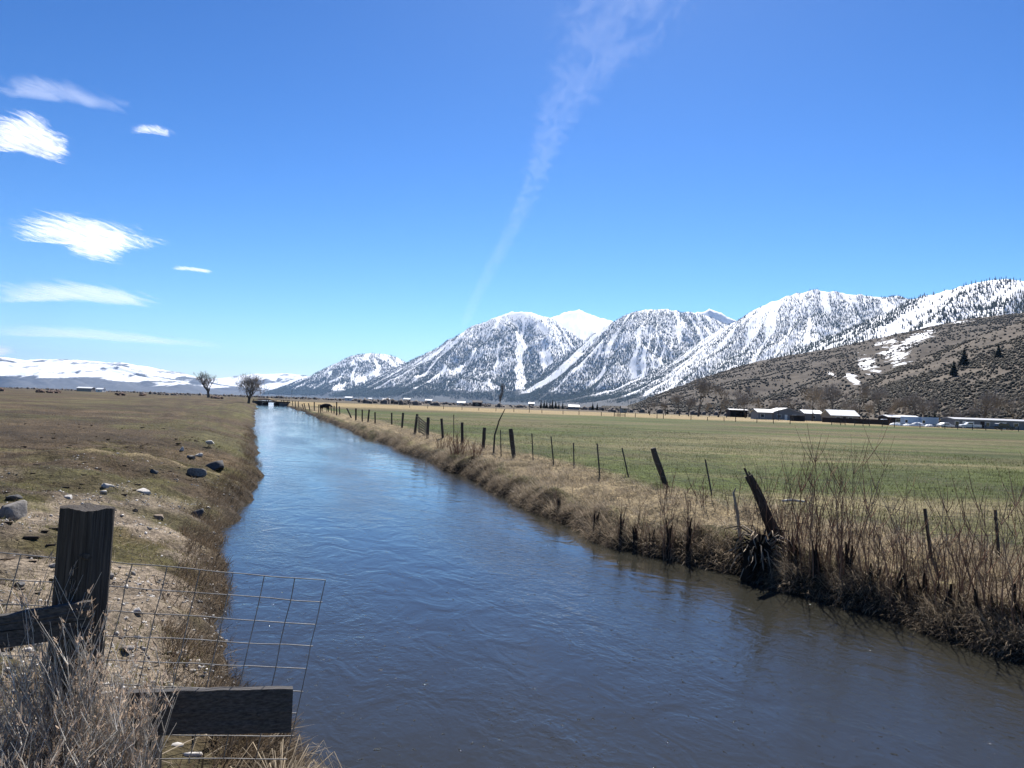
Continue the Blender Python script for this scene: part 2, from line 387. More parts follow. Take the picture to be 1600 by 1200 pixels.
CONE = []
def cone_template(tiers, sides=5):
    V = []; F = []
    for k in range(tiers):
        z0 = .06+.9*k/tiers*.85; z1 = min(1.0, z0+.62 if tiers > 1 else 1.0); r = .17*(1-.75*k/tiers)
        b0 = len(V)
        for a in range(sides):
            rr = r*(1+.25*((a*7+k*3) % 3-1)); V.append((rr*cos(2*pi*a/sides+k), rr*sin(2*pi*a/sides+k), z0))
        V.append((0, 0, z1 if k < tiers-1 else 1.0))
        F += [(b0+a, b0+(a+1) % sides, b0+sides) for a in range(sides)]
    return np.array(V), np.array(F)
forest_mat = noise_mat('conifer_needles_far', (.016, .024, .014), (.034, .046, .026), .02, coord='Object')
def mountain(name, sil, Dc, Db, mat, label, gully=.30, gsc=(6, 2.2), seed=0, prof=1.25, nr=90, step=2.0, jag=2.0, back=.35, forest=None, foot=None):
    """sil: skyline in photo pixels; Dc / Db: distance of crest and foot (number or list along the skyline)"""
    sil = np.array(sil, float); u0, u1 = sil[0, 0], sil[-1, 0]
    U = np.arange(u0, u1+step, step); Vp = np.interp(U, sil[:, 0], sil[:, 1])
    Vp = Vp+(fbm(U*.06, U*0+seed, 4, seed)-.5)*jag*2
    dc = np.interp(U, np.linspace(u0, u1, len(Dc)), Dc) if hasattr(Dc, '__len__') else np.full(len(U), float(Dc))
    db = np.interp(U, np.linspace(u0, u1, len(Db)), Db) if hasattr(Db, '__len__') else np.full(len(U), float(Db))
    dirs = np.array([list(ray(u, v)) for u, v in zip(U, Vp)])
    hor = np.linalg.norm(dirs[:, :2], axis=1)
    az = dirs[:, :2]/hor[:, None]
    Hc = np.maximum(5.0, EYE+dirs[:, 2]/hor*dc)
    k = np.concatenate([np.linspace(0, 1, nr), 1+np.linspace(0, 1, 22)[1:]*back*2])
    K, J = np.meshgrid(k, np.arange(len(U)), indexing='ij')
    R = db[J]+(dc[J]-db[J])*K
    X = az[J, 0]*R; Y = az[J, 1]*R
    kk = np.clip(K, 0, 1)
    Z = Hc[J]*np.where(K <= 1, np.power(kk, prof), np.maximum(0, 1-(K-1)/(back*2)*.55))
    # ridges and gullies that run down the slope
    across = np.arctan2(X, Y)*float(np.mean(dc))/1000.0
    dn = R/1000.0
    wob = (fbm(across*1.1+3, dn*1.1, 3, seed+2)-.5)*.9
    a0 = across[nr-1, int(np.argmin(Vp))]
    fan = (across-a0)/(.42+.95*(1-kk))*float(np.mean(Hc))/1100.0*(1100.0/max(300.0, float(np.max(Hc))))
    g = .72*ridged(fan*gsc[0]/4.2+wob*.55, dn*gsc[1]/14+wob*.2, 3, seed+5)+.28*ridged(across*gsc[0]/3+wob+dn*.3, dn*gsc[1]/8, 3, seed+6)-.62
    g2 = fbm(across*3.2, dn*3.2, 4, seed+9)-.5
    Z = Z+Hc[J]*np.exp(-((K-1)/.05)**2)*.030*(ridged(across*9, dn*9, 3, seed+71)-.62)*min(1.0, jag)
    w = np.where(K <= 1, np.power(np.clip(np.sin(pi*np.clip(kk, 0, 1)**1.1), 0, 1), .8), .4*np.clip((K-1)*3, 0, 1))
    Z = Z+Hc[J]*w*(gully*1.25*g+gully*.22*g2)
    Z = np.where(K == 0, -30, Z)
    n0, n1 = X.shape; ii = np.arange(n0*n1).reshape(n0, n1)
    F = np.stack([ii[:-1, :-1], ii[:-1, 1:], ii[1:, 1:], ii[1:, :-1]], -1).reshape(-1, 4)
    me = mesh_np(name, np.stack([X, Y, Z], -1).reshape(-1, 3), F, mat, smooth=True)
    o = tag(link(name, me), label, kind='structure')
    if forest:
        n, hgt, alo, ahi, dens, tiers = forest['n'], forest['h'], forest['alo'], forest['ahi'], forest['dens'], forest.get('tiers', 1)
        m = int(n*3.2)
        fi = rng.uniform(0, nr-1.01, m)*1.0; fj = rng.uniform(0, n1-1.01, m)
        # even cover in area seen: weight rows by their length
        i0 = fi.astype(int); j0 = fj.astype(int); a = fi-i0; b_ = fj-j0
        def bl(A): return (A[i0, j0]*(1-a)+A[i0+1, j0]*a)*(1-b_)+(A[i0, j0+1]*(1-a)+A[i0+1, j0+1]*a)*b_
        px, py, pz = bl(X), bl(Y), bl(Z); pk = bl(K); ac = bl(across); dd = bl(dn); gg = bl(g); fa = bl(fan)
        rel = pz/float(np.max(Hc))
        ch = ridged(fa*7.0+(fbm(ac*2, dd*2, 2, seed+3)-.5)*.8, dd*.6, 2, seed+31)           # open chutes running downhill
        cl_ = fbm(ac*2.2, dd*3.0, 4, seed+37)
        p = dens*(1.3-.75*np.clip(rel, 0, 1))*sstep(alo, alo+.06, rel)*(1-sstep(ahi-.22, ahi, rel+.18*(cl_-.5)))*(1-.95*sstep(.74, .84, ch))*(.55+.7*sstep(.36, .60, cl_))*(1+.7*np.clip(-gg*2, -.5, 1))
        ok = (rng.uniform(0, 1, m) < p) & (pz > 4)
        P = np.stack([px, py, pz-1.0], -1)[ok][:n]
        tv, tf = cone_template(tiers, 3 if tiers == 1 else 5)
        sc = hgt*rng.uniform(.55, 1.25, len(P))
        fv, ff = scatter(tv, tf, P, sc, rng.uniform(0, 6.28, len(P)), rng.uniform(.85, 1.15, len(P)))
        tag(link('conifer_forest', mesh_np('conifer_forest', fv, ff, forest_mat)), forest['label'], kind='stuff')
    return o

snowA = snow_material('far_range_snow', 220, 260, (.075, .075, .075), 0, .0013, .84, (1.3, .45, 2.2))
snowC = snow_material('massif_snow', 170, 110, (.045, .052, .055), .12, .0022, .25)
snowE = snow_material('near_range_snow', 120, 90, (.05, .05, .048), .12, .004, .25)
mountain('snowy_mountain', [(-140, 560), (-60, 556), (0, 558), (40, 562), (100, 561), (150, 565), (190, 567), (240, 575), (285, 583), (325, 594), (345, 599), (400, 607), (440, 613)], 21000, 15500, snowA,
         'long smooth snow-covered range behind the brown field', gully=.34, gsc=(5, 3), seed=3, prof=1.1, jag=1.0, nr=100)
mountain('snowy_mountain', [(270, 600), (310, 594), (340, 591), (375, 586), (410, 584), (440, 583), (470, 586), (520, 592), (560, 600)], 27000, 21000, snowA,
         'low distant snow range closing the valley beyond the canal', gully=.34, gsc=(5, 3), seed=13, prof=1.1, jag=1.2, nr=60)
mountain('snowy_mountain', [(395, 622), (430, 609), (480, 590), (520, 570), (550, 556), (575, 552), (600, 553), (620, 559), (645, 572), (680, 590), (730, 612), (760, 626)], 16500, [14500, 12200, 12500, 14000], snowC,
         'small forested snowy mountain at the left end of the range', seed=23, gully=.34, gsc=(7, 2.2), jag=1.2, step=2.2,
         forest=dict(n=24000, h=34, alo=.02, ahi=1.12, dens=.75, label='dark conifers on the small snowy mountain'))
mountain('snowy_mountain', [(830, 520), (850, 503), (868, 494), (885, 488), (903, 483), (915, 487), (930, 494), (955, 501), (985, 520), (1010, 540)], 15500, 8800, snow_material('bare_summit_snow', -400, 60, (.06, .06, .06), .2, .003, .1),
         'bare white snow peak standing behind the two-summit massif', seed=37, gully=.45, gsc=(6, 2), jag=1.5, nr=50, step=1.5)
mountain('snowy_mountain', [(500, 627), (560, 603), (610, 580), (645, 562), (680, 545), (720, 520), (745, 507), (770, 497), (795, 489), (815, 487), (835, 490), (858, 496), (880, 512), (910, 532), (950, 560), (1000, 590), (1050, 625)], [12500, 13000, 13000, 12500, 11500], [11500, 9000, 8700, 9000, 9500], snowC,
         'high forested snow massif with rounded white summit', seed=43, gully=.36, gsc=(7, 2.0), jag=1.8, step=2.2, nr=84,
         forest=dict(n=52000, h=27, alo=.01, ahi=.98, dens=.85, label='dark conifers on the high snow massif'))
mountain('snowy_mountain', [(1040, 520), (1065, 500), (1085, 490), (1108, 484), (1125, 488), (1150, 500), (1180, 520)], 11500, 10000, snowC,
         'small rocky snow summit peeping between two ridges', seed=51, gully=.3, jag=1.5, nr=40, step=1.5,
         forest=dict(n=2500, h=22, alo=.55, ahi=.97, dens=.35, label='sparse conifers on the small rocky summit'))
mountain('snowy_mountain', [(720, 632), (780, 612), (830, 590), (865, 566), (900, 541), (935, 517), (965, 499), (990, 488), (1010, 484), (1045, 484), (1075, 487), (1105, 495), (1140, 508), (1180, 530), (1230, 560), (1280, 600)], [10800, 10500, 10300, 10000], [9200, 7300, 7000, 7600], snowC,
         'broad dome-topped forested snow mountain beside the massif', seed=59, gully=.36, gsc=(8, 2.2), jag=1.8, step=2.2, nr=84,
         forest=dict(n=48000, h=22, alo=.01, ahi=1.12, dens=.85, label='dark conifers on the dome-topped snow mountain'))
mountain('snowy_mountain', [(820, 636), (900, 619), (960, 606), (1010, 585), (1060, 556), (1100, 530), (1140, 507), (1170, 490), (1205, 472), (1245, 458), (1275, 453), (1305, 457), (1330, 460), (1370, 463), (1400, 463), (1440, 470), (1500, 480), (1600, 500), (1700, 520)], [8200, 8000, 7600, 7000], [7000, 4600, 4200, 4000], snowE,
         'big white snow ridge with open chutes above the sagebrush hill', seed=67, gully=.36, gsc=(8, 2.2), jag=1.6, step=2.2, nr=90,
         forest=dict(n=58000, h=17, alo=.02, ahi=1.15, dens=.95, label='scattered conifers on the big white ridge'))
mountain('snowy_mountain', [(985, 637), (1080, 607), (1160, 578), (1230, 553), (1300, 525), (1350, 505), (1385, 490), (1420, 471), (1450, 461), (1485, 454), (1520, 444), (1545, 439), (1575, 436), (1600, 440), (1660, 438), (1750, 430)], [5200, 4800, 4600, 4300], [4300, 2600, 2300, 2000], snow_material('foothill_snow', 40, 50, (.06, .055, .045), .14, .006, .2),
         'nearest snowy shoulder with dark pines on its crest', seed=73, gully=.26, gsc=(10, 2.6), jag=1.6, step=3, nr=80,
         forest=dict(n=12000, h=19, alo=.36, ahi=1.5, dens=1.1, tiers=2, label='dark pines on the nearest snowy shoulder'))

# sagebrush hills, bare of snow but for patches
def hill_material(name, patch):
    m, N, L, b = new_mat(name)
    ge = N.new('ShaderNodeNewGeometry')
    n = N.new('ShaderNodeTexNoise'); n.inputs['Scale'].default_value = .035; n.inputs['Detail'].default_value = 9; n.inputs['Roughness'].default_value = .7; L.new(ge.outputs['Position'], n.inputs['Vector'])
    cr = N.new('ShaderNodeValToRGB'); e = cr.color_ramp.elements; kk = .62 if patch else .78; e[0].position = .36; e[0].color = (.075*kk, .062*kk, .050*kk, 1); e[1].position = .64; e[1].color = (.185*kk, .155*kk, .122*kk, 1)
    L.new(n.outputs[0], cr.inputs[0]); out = cr.outputs[0]
    at = N.new('ShaderNodeAttribute'); at.attribute_name = 'snow'
    n2 = N.new('ShaderNodeTexNoise'); n2.inputs['Scale'].default_value = .03; n2.inputs['Detail'].default_value = 7; n2.inputs['Roughness'].default_value = .7; L.new(ge.outputs['Position'], n2.inputs['Vector'])
    nk = N.new('ShaderNodeMath'); nk.operation = 'MULTIPLY'; nk.inputs[1].default_value = 1.9; L.new(n2.outputs[0], nk.inputs[0])
    ad = N.new('ShaderNodeMath'); ad.operation = 'ADD'; L.new(at.outputs['Fac'], ad.inputs[0]); L.new(nk.outputs[0], ad.inputs[1])
    th = N.new('ShaderNodeMapRange'); th.inputs[1].default_value = 1.40; th.inputs[2].default_value = 1.46; L.new(ad.outputs[0], th.inputs[0])
    mx = N.new('ShaderNodeMix'); mx.data_type = 'RGBA'; L.new(th.outputs[0], mx.inputs[0]); L.new(out, mx.inputs[6]); mx.inputs[7].default_value = (.87, .88, .9, 1)
    L.new(mx.outputs[2], b.inputs['Base Color']); b.inputs['Roughness'].default_value = .95; b.inputs['Specular IOR Level'].default_value = .1
    bp = N.new('ShaderNodeBump'); bp.inputs['Strength'].default_value = .6; bp.inputs['Distance'].default_value = 3; L.new(n.outputs[0], bp.inputs['Height']); L.new(bp.outputs[0], b.inputs['Normal'])
    return m
def bush_template(seed):
    r = np.random.default_rng(seed); V = []; n = 4
    for z, rad_ in ((-.05, .42), (.38, .50)):
        for a in range(n): V.append((rad_*cos(2*pi*(a+.3*z)/n)*r.uniform(.7, 1.25), rad_*sin(2*pi*(a+.3*z)/n)*r.uniform(.7, 1.25), z+r.uniform(-.05, .1)))
    V.append((r.uniform(-.1, .1), r.uniform(-.1, .1), .72)); V = np.array(V)
    F = []
    for a in range(n): b = (a+1) % n; F += [(a, b, n+b), (a, n+b, n+a), (n+a, n+b, 2*n)]
    F = np.array(F)
    return V, F
sage_mat = noise_mat('sagebrush_leaves', (.040, .036, .026), (.085, .074, .056), .3, per_island=.35)
def hill(name, sil, Dc, Db, label, seed, patches, nb, hb, prof=1.15, gully=.25, gsc=(30, 8)):
    o = mountain(name, sil, Dc, Db, None, label, gully=gully, gsc=gsc, seed=seed, prof=prof, nr=90, step=3, jag=1.2)
    me = o.data; me.materials.append(hill_material(name+'_soil', patches))
    n = len(me.vertices); co = np.zeros(n*3, np.float32); me.vertices.foreach_get('co', co); co = co.reshape(-1, 3)
    sn = np.zeros(n)
    if patches:
        # patches given where they lie on the slope: pixel centre and pixel half-sizes, turned into world extents through the mesh itself
        d = co-np.array([0, 0, EYE]); xx = d@np.array(_x); yy = d@np.array(_y); ff = d@np.array(_f)
        pu = 800+FPX*xx/ff; pv = 600-FPX*yy/ff
        for (cu, cv, ru, rv, tilt) in patches:
            ru, rv = ru*.8, rv*.8; a = (pu-cu)*cos(tilt)+(pv-cv)*sin(tilt); b_ = -(pu-cu)*sin(tilt)+(pv-cv)*cos(tilt)
            sn = np.maximum(sn, .56*np.exp(-((a/ru)**2+(b_/rv)**2)**1.5))
    at = me.attributes.new('snow', 'FLOAT', 'POINT'); at.data.foreach_set('value', sn.astype(np.float32))
    # sagebrush cover
    nU = n//111; grid = co.reshape(111, -1, 3)[:90]; n1 = grid.shape[1]; sg = sn.reshape(111, -1)[:90]
    m = nb*2; fi = rng.uniform(0, 88.9, m); fj = rng.uniform(0, n1-1.01, m); i0 = fi.astype(int); j0 = fj.astype(int); a = (fi-i0)[:, None]; b_ = (fj-j0)[:, None]
    P = (grid[i0, j0]*(1-a)+grid[i0+1, j0]*a)*(1-b_)+(grid[i0, j0+1]*(1-a)+grid[i0+1, j0+1]*a)*b_
    keep = (rng.uniform(0, 1, m) < .08+1.2*sstep(.38, .6, fbm(P[:, 0]*.03, P[:, 1]*.03, 3, seed+4))) & (rng.uniform(0, 1, m) > sg[i0, j0]*1.5) & (P[:, 2] > .5)
    P = P[keep][:nb]
    V = []; F = []; off = 0
    for q in range(3):
        tv, tf = bush_template(seed+q); pp = P[q::3]
        v, f = scatter(tv, tf, pp, hb*rng.uniform(.5, 1.5, len(pp)), rng.uniform(0, 6.28, len(pp)))
        V.append(v); F.append(f+off); off += len(v)
    tag(link('sagebrush', mesh_np('sagebrush', np.vstack(V), np.vstack(F), sage_mat)), 'grey-brown sagebrush covering '+label.split(' with')[0], kind='stuff')
    return o
far_hill = hill('hill', [(940, 648), (985, 634), (1050, 607), (1100, 590), (1150, 573), (1210, 559), (1290, 546), (1340, 536), (1400, 521), (1480, 504), (1510, 498), (1545, 496), (1600, 489), (1700, 470), (1800, 455)], [1500, 1600, 1700, 1700], [800, 620, 560, 520],
     'dark sagebrush hillside with snow patches', 83, [(1392, 548, 50, 32, .5), (1355, 570, 34, 22, .6), (1332, 592, 26, 10, .6), (1430, 530, 55, 12, -.35), (1300, 585, 14, 4, .4), (1500, 503, 30, 4, -.1), (1560, 478, 45, 10, -.3)], 14500, 2.5)
near_hill = hill('hill', [(1255, 655), (1290, 636), (1330, 612), (1365, 592), (1400, 575), (1450, 556), (1500, 536), (1545, 519), (1600, 500), (1700, 470), (1800, 440)], [560, 720, 800, 820], [420, 360, 340, 330],
     'near sagebrush spur with three lone pines', 97, [], 10500, 1.55, prof=1.1, gully=.16)

# ------------------------------------------------------------------ trees without leaves
bark_mat = noise_mat('grey_bark', (.060, .050, .042), (.15, .128, .108), 6, bump=.4, stretch=(1, 1, .3))
twig_mat = noise_mat('bare_twigs', (.16, .143, .130), (.30, .272, .248), 1.5)
pale_twig_mat = noise_mat('pale_bare_twigs', (.24, .20, .16), (.38, .33, .27), 1.5)
def bare_tree_meshes(seed, h=12.0, forks=3, spread=.55, narrow=False, twig_n=9, twig_r=.030, lean=0.0, tm=None, tf_=.20):
    r = np.random.default_rng(seed)
    limbs = []; twigs = []
    def grow(p, d, L, rad0, lev):
        K = 6; pts = [p]; q = p.copy(); dd = d.copy()
        for k in range(K-1):
            dd = dd+r.normal(0, .10+.03*lev, 3)+np.array([0, 0, .05 if not narrow else .10]); dd /= np.linalg.norm(dd)
            q = q+dd*L/(K-1); pts.append(q)
        pts = np.array(pts); rr = np.linspace(rad0, rad0*(.62 if lev < 4 else .3), K)
        (limbs if lev < 3 else twigs).append((pts, rr))
        if lev >= (5 if not narrow else 4): return
        nch = {0: forks if not narrow else 16, 1: 4, 2: 5, 3: 5 if not narrow else 3, 4: twig_n//2 if not narrow else 3}[lev]
        for c in range(nch):
            k = K-1 if c < 2 and lev < 3 else int(r.integers((2 if lev else 3) if not narrow else 1, K))
            base = pts[k]; t = pts[k]-pts[k-1]; t /= np.linalg.norm(t)
            a = r.normal(0, 1, 3); a -= a.dot(t)*t; a /= np.linalg.norm(a)+1e-9
            sp = spread*r.uniform(.6, 1.35)*(1.0 if lev else .8)
            if narrow: sp *= .45
            nd = t*cos(sp)+a*sin(sp); nd[2] += .12; nd /= np.linalg.norm(nd)
            grow(base, nd, L*(r.uniform(.85, 1.25) if lev == 0 else r.uniform(.60, .86))*(.22 if narrow and lev == 0 else 1), max(rr[k]*r.uniform(.5, .72)*(.35 if narrow and lev == 0 else 1), twig_r*.5 if lev > 2 else .02), lev+1)
    grow(np.zeros(3)-np.array([0, 0, .2]), np.array([lean, 0, 1.0])/math.hypot(lean, 1), h*(tf_ if not narrow else .9), h*(.022 if not narrow else .018), 0)
    zmax = max(max(p[:, 2].max() for p, _ in limbs), max(p[:, 2].max() for p, _ in twigs)); f = h/zmax
    def trunkmesh(Ls, nm, sides, mat):
        P = np.array([p for p, _ in Ls])*f; R = np.array([q for _, q in Ls])*f
        v, fa = tubes(P, R, sides); return mesh_np(nm, v, fa, mat, smooth=True)
    trunk = trunkmesh(limbs[:1], 'trunk', 7, bark_mat); lim = trunkmesh(limbs[1:], 'limbs', 5, bark_mat)
    P = np.array([p for p, _ in twigs])*f; P = P[:, [0, 2, 5]]
    R = np.maximum(np.array([q for _, q in twigs])[:, [0, 2, 5]]*f, twig_r)*2
    v, fa = ribbons(P, R); crown = mesh_np('crown', v, fa, tm or twig_mat)
    return trunk, lim, crown
def place_tree(name, meshes, loc, label, cat='tree', group=None, scale=1.0, rz=0.0):
    o = empty(name, loc, label, cat, group, rz); o.scale = (scale,)*3
    for nm, me in zip(('trunk', 'branches', 'crown'), meshes): link(nm, me, o)
    return o
TV = [bare_tree_meshes(101, 14, 3, .52), bare_tree_meshes(108, 14, 4, .60, twig_n=11), bare_tree_meshes(115, 14, 2, .50, lean=.22), bare_tree_meshes(122, 14, 3, .75, twig_n=12, tm=pale_twig_mat), bare_tree_meshes(131, 14, 3, .62)]
def ground_at(u, Y):
    """point on the ground below sight column u at distance Y"""
    p = AT(u, 640, Y); return Vector((p.x, p.y, H(p.x, p.y)))
def tree_px(u, px, Y, var, label, name='cottonwood_tree', group=None, rz=None):
    h = px*Y/FPX
    return place_tree(name, TV[var], ground_at(u, Y), label, 'tree', group, h/14.0, random.uniform(0, 6) if rz is None else rz)
# by the left field
place_tree('cottonwood_tree', bare_tree_meshes(140, 15.5, 5, .62, lean=-.06, tf_=.09), ground_at(325, 430), 'leafless wide-forked tree standing alone on the left field edge', 'tree')
place_tree('cottonwood_tree', bare_tree_meshes(157, 9.0, 6, .85, tf_=.12), ground_at(388, 225), 'rounded leafless tree on the canal bank before the small bridge', 'tree')
place_tree('poplar_tree', bare_tree_meshes(161, 17, 3, .5, narrow=True, twig_n=10, twig_r=.03), ground_at(780, 520), 'tall narrow leafless poplar alone across the pasture', 'tree')
tree_px(1091, 66, 330, 0, 'tall dark leafless cottonwood left of the open dark shed')
tree_px(1122, 54, 330, 2, 'forked leafless cottonwood between the tall cottonwood and the open shed')
tree_px(1148, 50, 390, 4, 'leafless tree rising right behind the open dark shed')
tree_px(1270, 62, 290, 3, 'pale round-crowned leafless cottonwood over the grey-roofed house')
tree_px(1302, 72, 300, 1, 'big dark leafless cottonwood beside the white-roofed house')
tree_px(1346, 66, 295, 2, 'leaning leafless cottonwood at the right end of the white-roofed house')
tree_px(1373, 60, 290, 0, 'upright leafless cottonwood behind the long dark board fence')
tree_px(1431, 60, 300, 1, 'spreading leafless cottonwood behind the long low white roof')
tree_px(1538, 70, 262, 1, 'broad leafless cottonwood behind the grey mobile home')
tree_px(1584, 58, 262, 4, 'leafless cottonwood behind the right end of the mobile home')
thick = [(u, random.uniform(24, 46), random.uniform(300, 345), random.choice([0, 1, 3, 4])) for u in [1015, 1040, 1062, 1076, 1108, 1135, 1165, 1182, 1206, 1225, 1246, 1258, 1286, 1318, 1332, 1358, 1386, 1402, 1415, 1446, 1462, 1476, 1490, 1503, 1516, 1552, 1566, 1598]]
for u, px, Y, v_ in thick:
    tree_px(u, px, Y, v_, 'slender leafless grey tree in the thicket below the hill', 'leafless_tree', 'leafless trees in the thicket below the hill')

# ------------------------------------------------------------------ evergreens
needle_mat = noise_mat('pine_needles', (.012, .020, .012), (.034, .048, .026), 3)
def conifer_meshes(seed, h=10.0, w=.22, n=900, lo=.08, col=None):
    r = np.random.default_rng(seed)
    v, f = tubes(np.array([[[0, 0, -.3], [0, 0, h*.5], [0, 0, h*.97]]]), np.array([[h*.022, h*.014, h*.004]]), 6)
    trunk = mesh_np('trunk', v, f, bark_mat, smooth=True)
    z = lo+(1-lo)*r.power(.85, n) if False else lo+(1-lo)*(1-np.sqrt(r.uniform(0, 1, n)))
    a = r.uniform(0, 2*pi, n); L = w*h*(1.02-z)*r.uniform(.65, 1.2, n)*(1+.25*np.sin(z*40))
    d = np.stack([np.cos(a), np.sin(a), np.zeros(n)], -1)
    st_ = r.uniform(.25, .8, n)[:, None]*d*L[:, None]; st_[:, 2] = z*h
    mid = d*L[:, None]*.8; mid[:, 2] = z*h+.04*h*r.uniform(-.3, .6, n)
    tip = d*L[:, None]*1.1; tip[:, 2] = z*h-.03*h*r.uniform(-.2, 1.3, n)
    P = np.stack([st_, mid, tip], 1); W = np.stack([np.full(n, .055*h), np.full(n, .06*h), np.full(n, .004*h)], 1)*r.uniform(.6, 1.3, (n, 1))
    side = np.stack([-np.sin(a), np.cos(a), r.uniform(-.6, .6, n)], -1)
    v, f = ribbons(P, W, side)
    return trunk, mesh_np('crown', v, f, col or needle_mat)
def place_conifer(name, me, loc, label, group=None, sc=1.0):
    o = empty(name, loc, label, 'tree', group, random.uniform(0, 6)); o.scale = (sc,)*3
    link('trunk', me[0], o); link('crown', me[1], o); return o
PINE = [conifer_meshes(201, 10, .27, 1400), conifer_meshes(202, 10, .22, 1200)]
COLM = conifer_meshes(207, 10, .15, 900, .03)
from mathutils.bvhtree import BVHTree
hm = near_hill.data; hb = BVHTree.FromPolygons([v.co[:] for v in hm.vertices], [p.vertices[:] for p in hm.polygons])
for u, v_, px, lab in [(1490, 588, 26, 'lone dark pine lowest of three on the sagebrush spur'), (1506, 572, 30, 'lone dark pine in the middle of three on the sagebrush spur'), (1560, 560, 24, 'lone dark pine highest of three on the sagebrush spur')]:
    d = ray(u, v_).normalized(); hit = hb.ray_cast(Vector((0, 0, EYE)), d)
    p = hit[0]; place_conifer('pine_tree', PINE[0], p-Vector((0, 0, .3)), lab, sc=px*p.y/FPX/10)
for u in (845, 850, 854, 859, 863, 868, 873, 879): 
    place_conifer('juniper_tree', COLM if u % 2 else PINE[1], ground_at(u, 640+random.uniform(-20, 20)), 'dark columnar evergreen in the windbreak row across the pasture', 'evergreens of the windbreak row', random.uniform(.60, .80))
for u, px, Y, lab in [(926, 13, 560, 'left one of two dark evergreens at the foot of the hill'), (933, 12, 560, 'right one of two dark evergreens at the foot of the hill'), (942, 8, 560, 'small round evergreen beside the two at the hill foot'),
                      (1014, 10, 420, 'small dark columnar evergreen standing alone before the hill'), (1043, 10, 420, 'second small columnar evergreen before the hill, nearer the cottonwoods'),
                      (1187, 15, 300, 'dark evergreen left of the grey-roofed house'), (1202, 20, 330, 'taller dark evergreen behind the grey-roofed house'), (1231, 18, 310, 'dark bushy evergreen above the grey roof ridge'), (1246, 17, 310, 'dark evergreen at the right end of the grey-roofed house'),
                      (1452, 20, 262, 'dark bushy evergreen behind the pale blue trailers'), (1461, 22, 270, 'taller dark evergreen behind the pale blue trailers'), (1487, 20, 262, 'dark evergreen at the left end of the mobile home'), (1402, 14, 320, 'dark evergreen behind the long low white roof')]:
    place_conifer('evergreen_tree', COLM if px < 11 else PINE[1], ground_at(u, Y), lab, sc=px*Y/FPX/10)

# ------------------------------------------------------------------ far valley floor: woods and houses
V = []; F = []; off = 0
nB = 7000
Yb = 430*np.power(7000/430, rng.uniform(0, 1, nB)**.8); ub = rng.uniform(-60, 1660, nB)
Xb = (ub-800)/FPX*Yb
keep = (fbm(Xb*.004, Yb*.0022, 3, 301) > .47) & ~((ub > 1000) & (Yb > 520)) & ~((Yb < 900) & (ub < 560) & (ub > 300))
Pb = np.stack([Xb, Yb, np.full(nB, -.2)], -1)[keep]
for q in range(4):
    tv, tf = bush_template(400+q); pp = Pb[q::4]
    v, f = scatter(tv, tf, pp, rng.uniform(1.4, 4.6, len(pp))*(1+pp[:, 1]/9000), rng.uniform(0, 6.28, len(pp)), rng.uniform(.6, 1.3, len(pp)))
    V.append(v); F.append(f+off); off += len(v)
tag(link('far_woodland', mesh_np('far_woodland', np.vstack(V), np.vstack(F), noise_mat('far_bare_woodland', (.085, .075, .068), (.17, .145, .125), .05, per_island=.45))), 'grey-brown leafless woods and hedges across the far valley floor', kind='stuff')
V = []; F = []; off = 0
nB = 900; ub = np.concatenate([rng.uniform(-60, 100, 450), rng.uniform(100, 420, 450)]); Yb = rng.uniform(330, 420, nB); Xb = (ub-800)/FPX*Yb
Pb = np.stack([Xb, Yb, np.full(nB, .1)], -1)[fbm(ub*.02, ub*0, 3, 5) > .5]
tv, tf = bush_template(430); v, f = scatter(tv, tf, Pb, rng.uniform(1.0, 3.0, len(Pb)), rng.uniform(0, 6.28, len(Pb)), rng.uniform(.5, 1.0, len(Pb)))
tag(link('hedgerow_brush', mesh_np('hedgerow_brush', v, f, noise_mat('red_brush', (.075, .045, .036), (.13, .085, .066), .3, per_island=.4))), 'reddish bare brush along the far edge of the left field', kind='stuff')

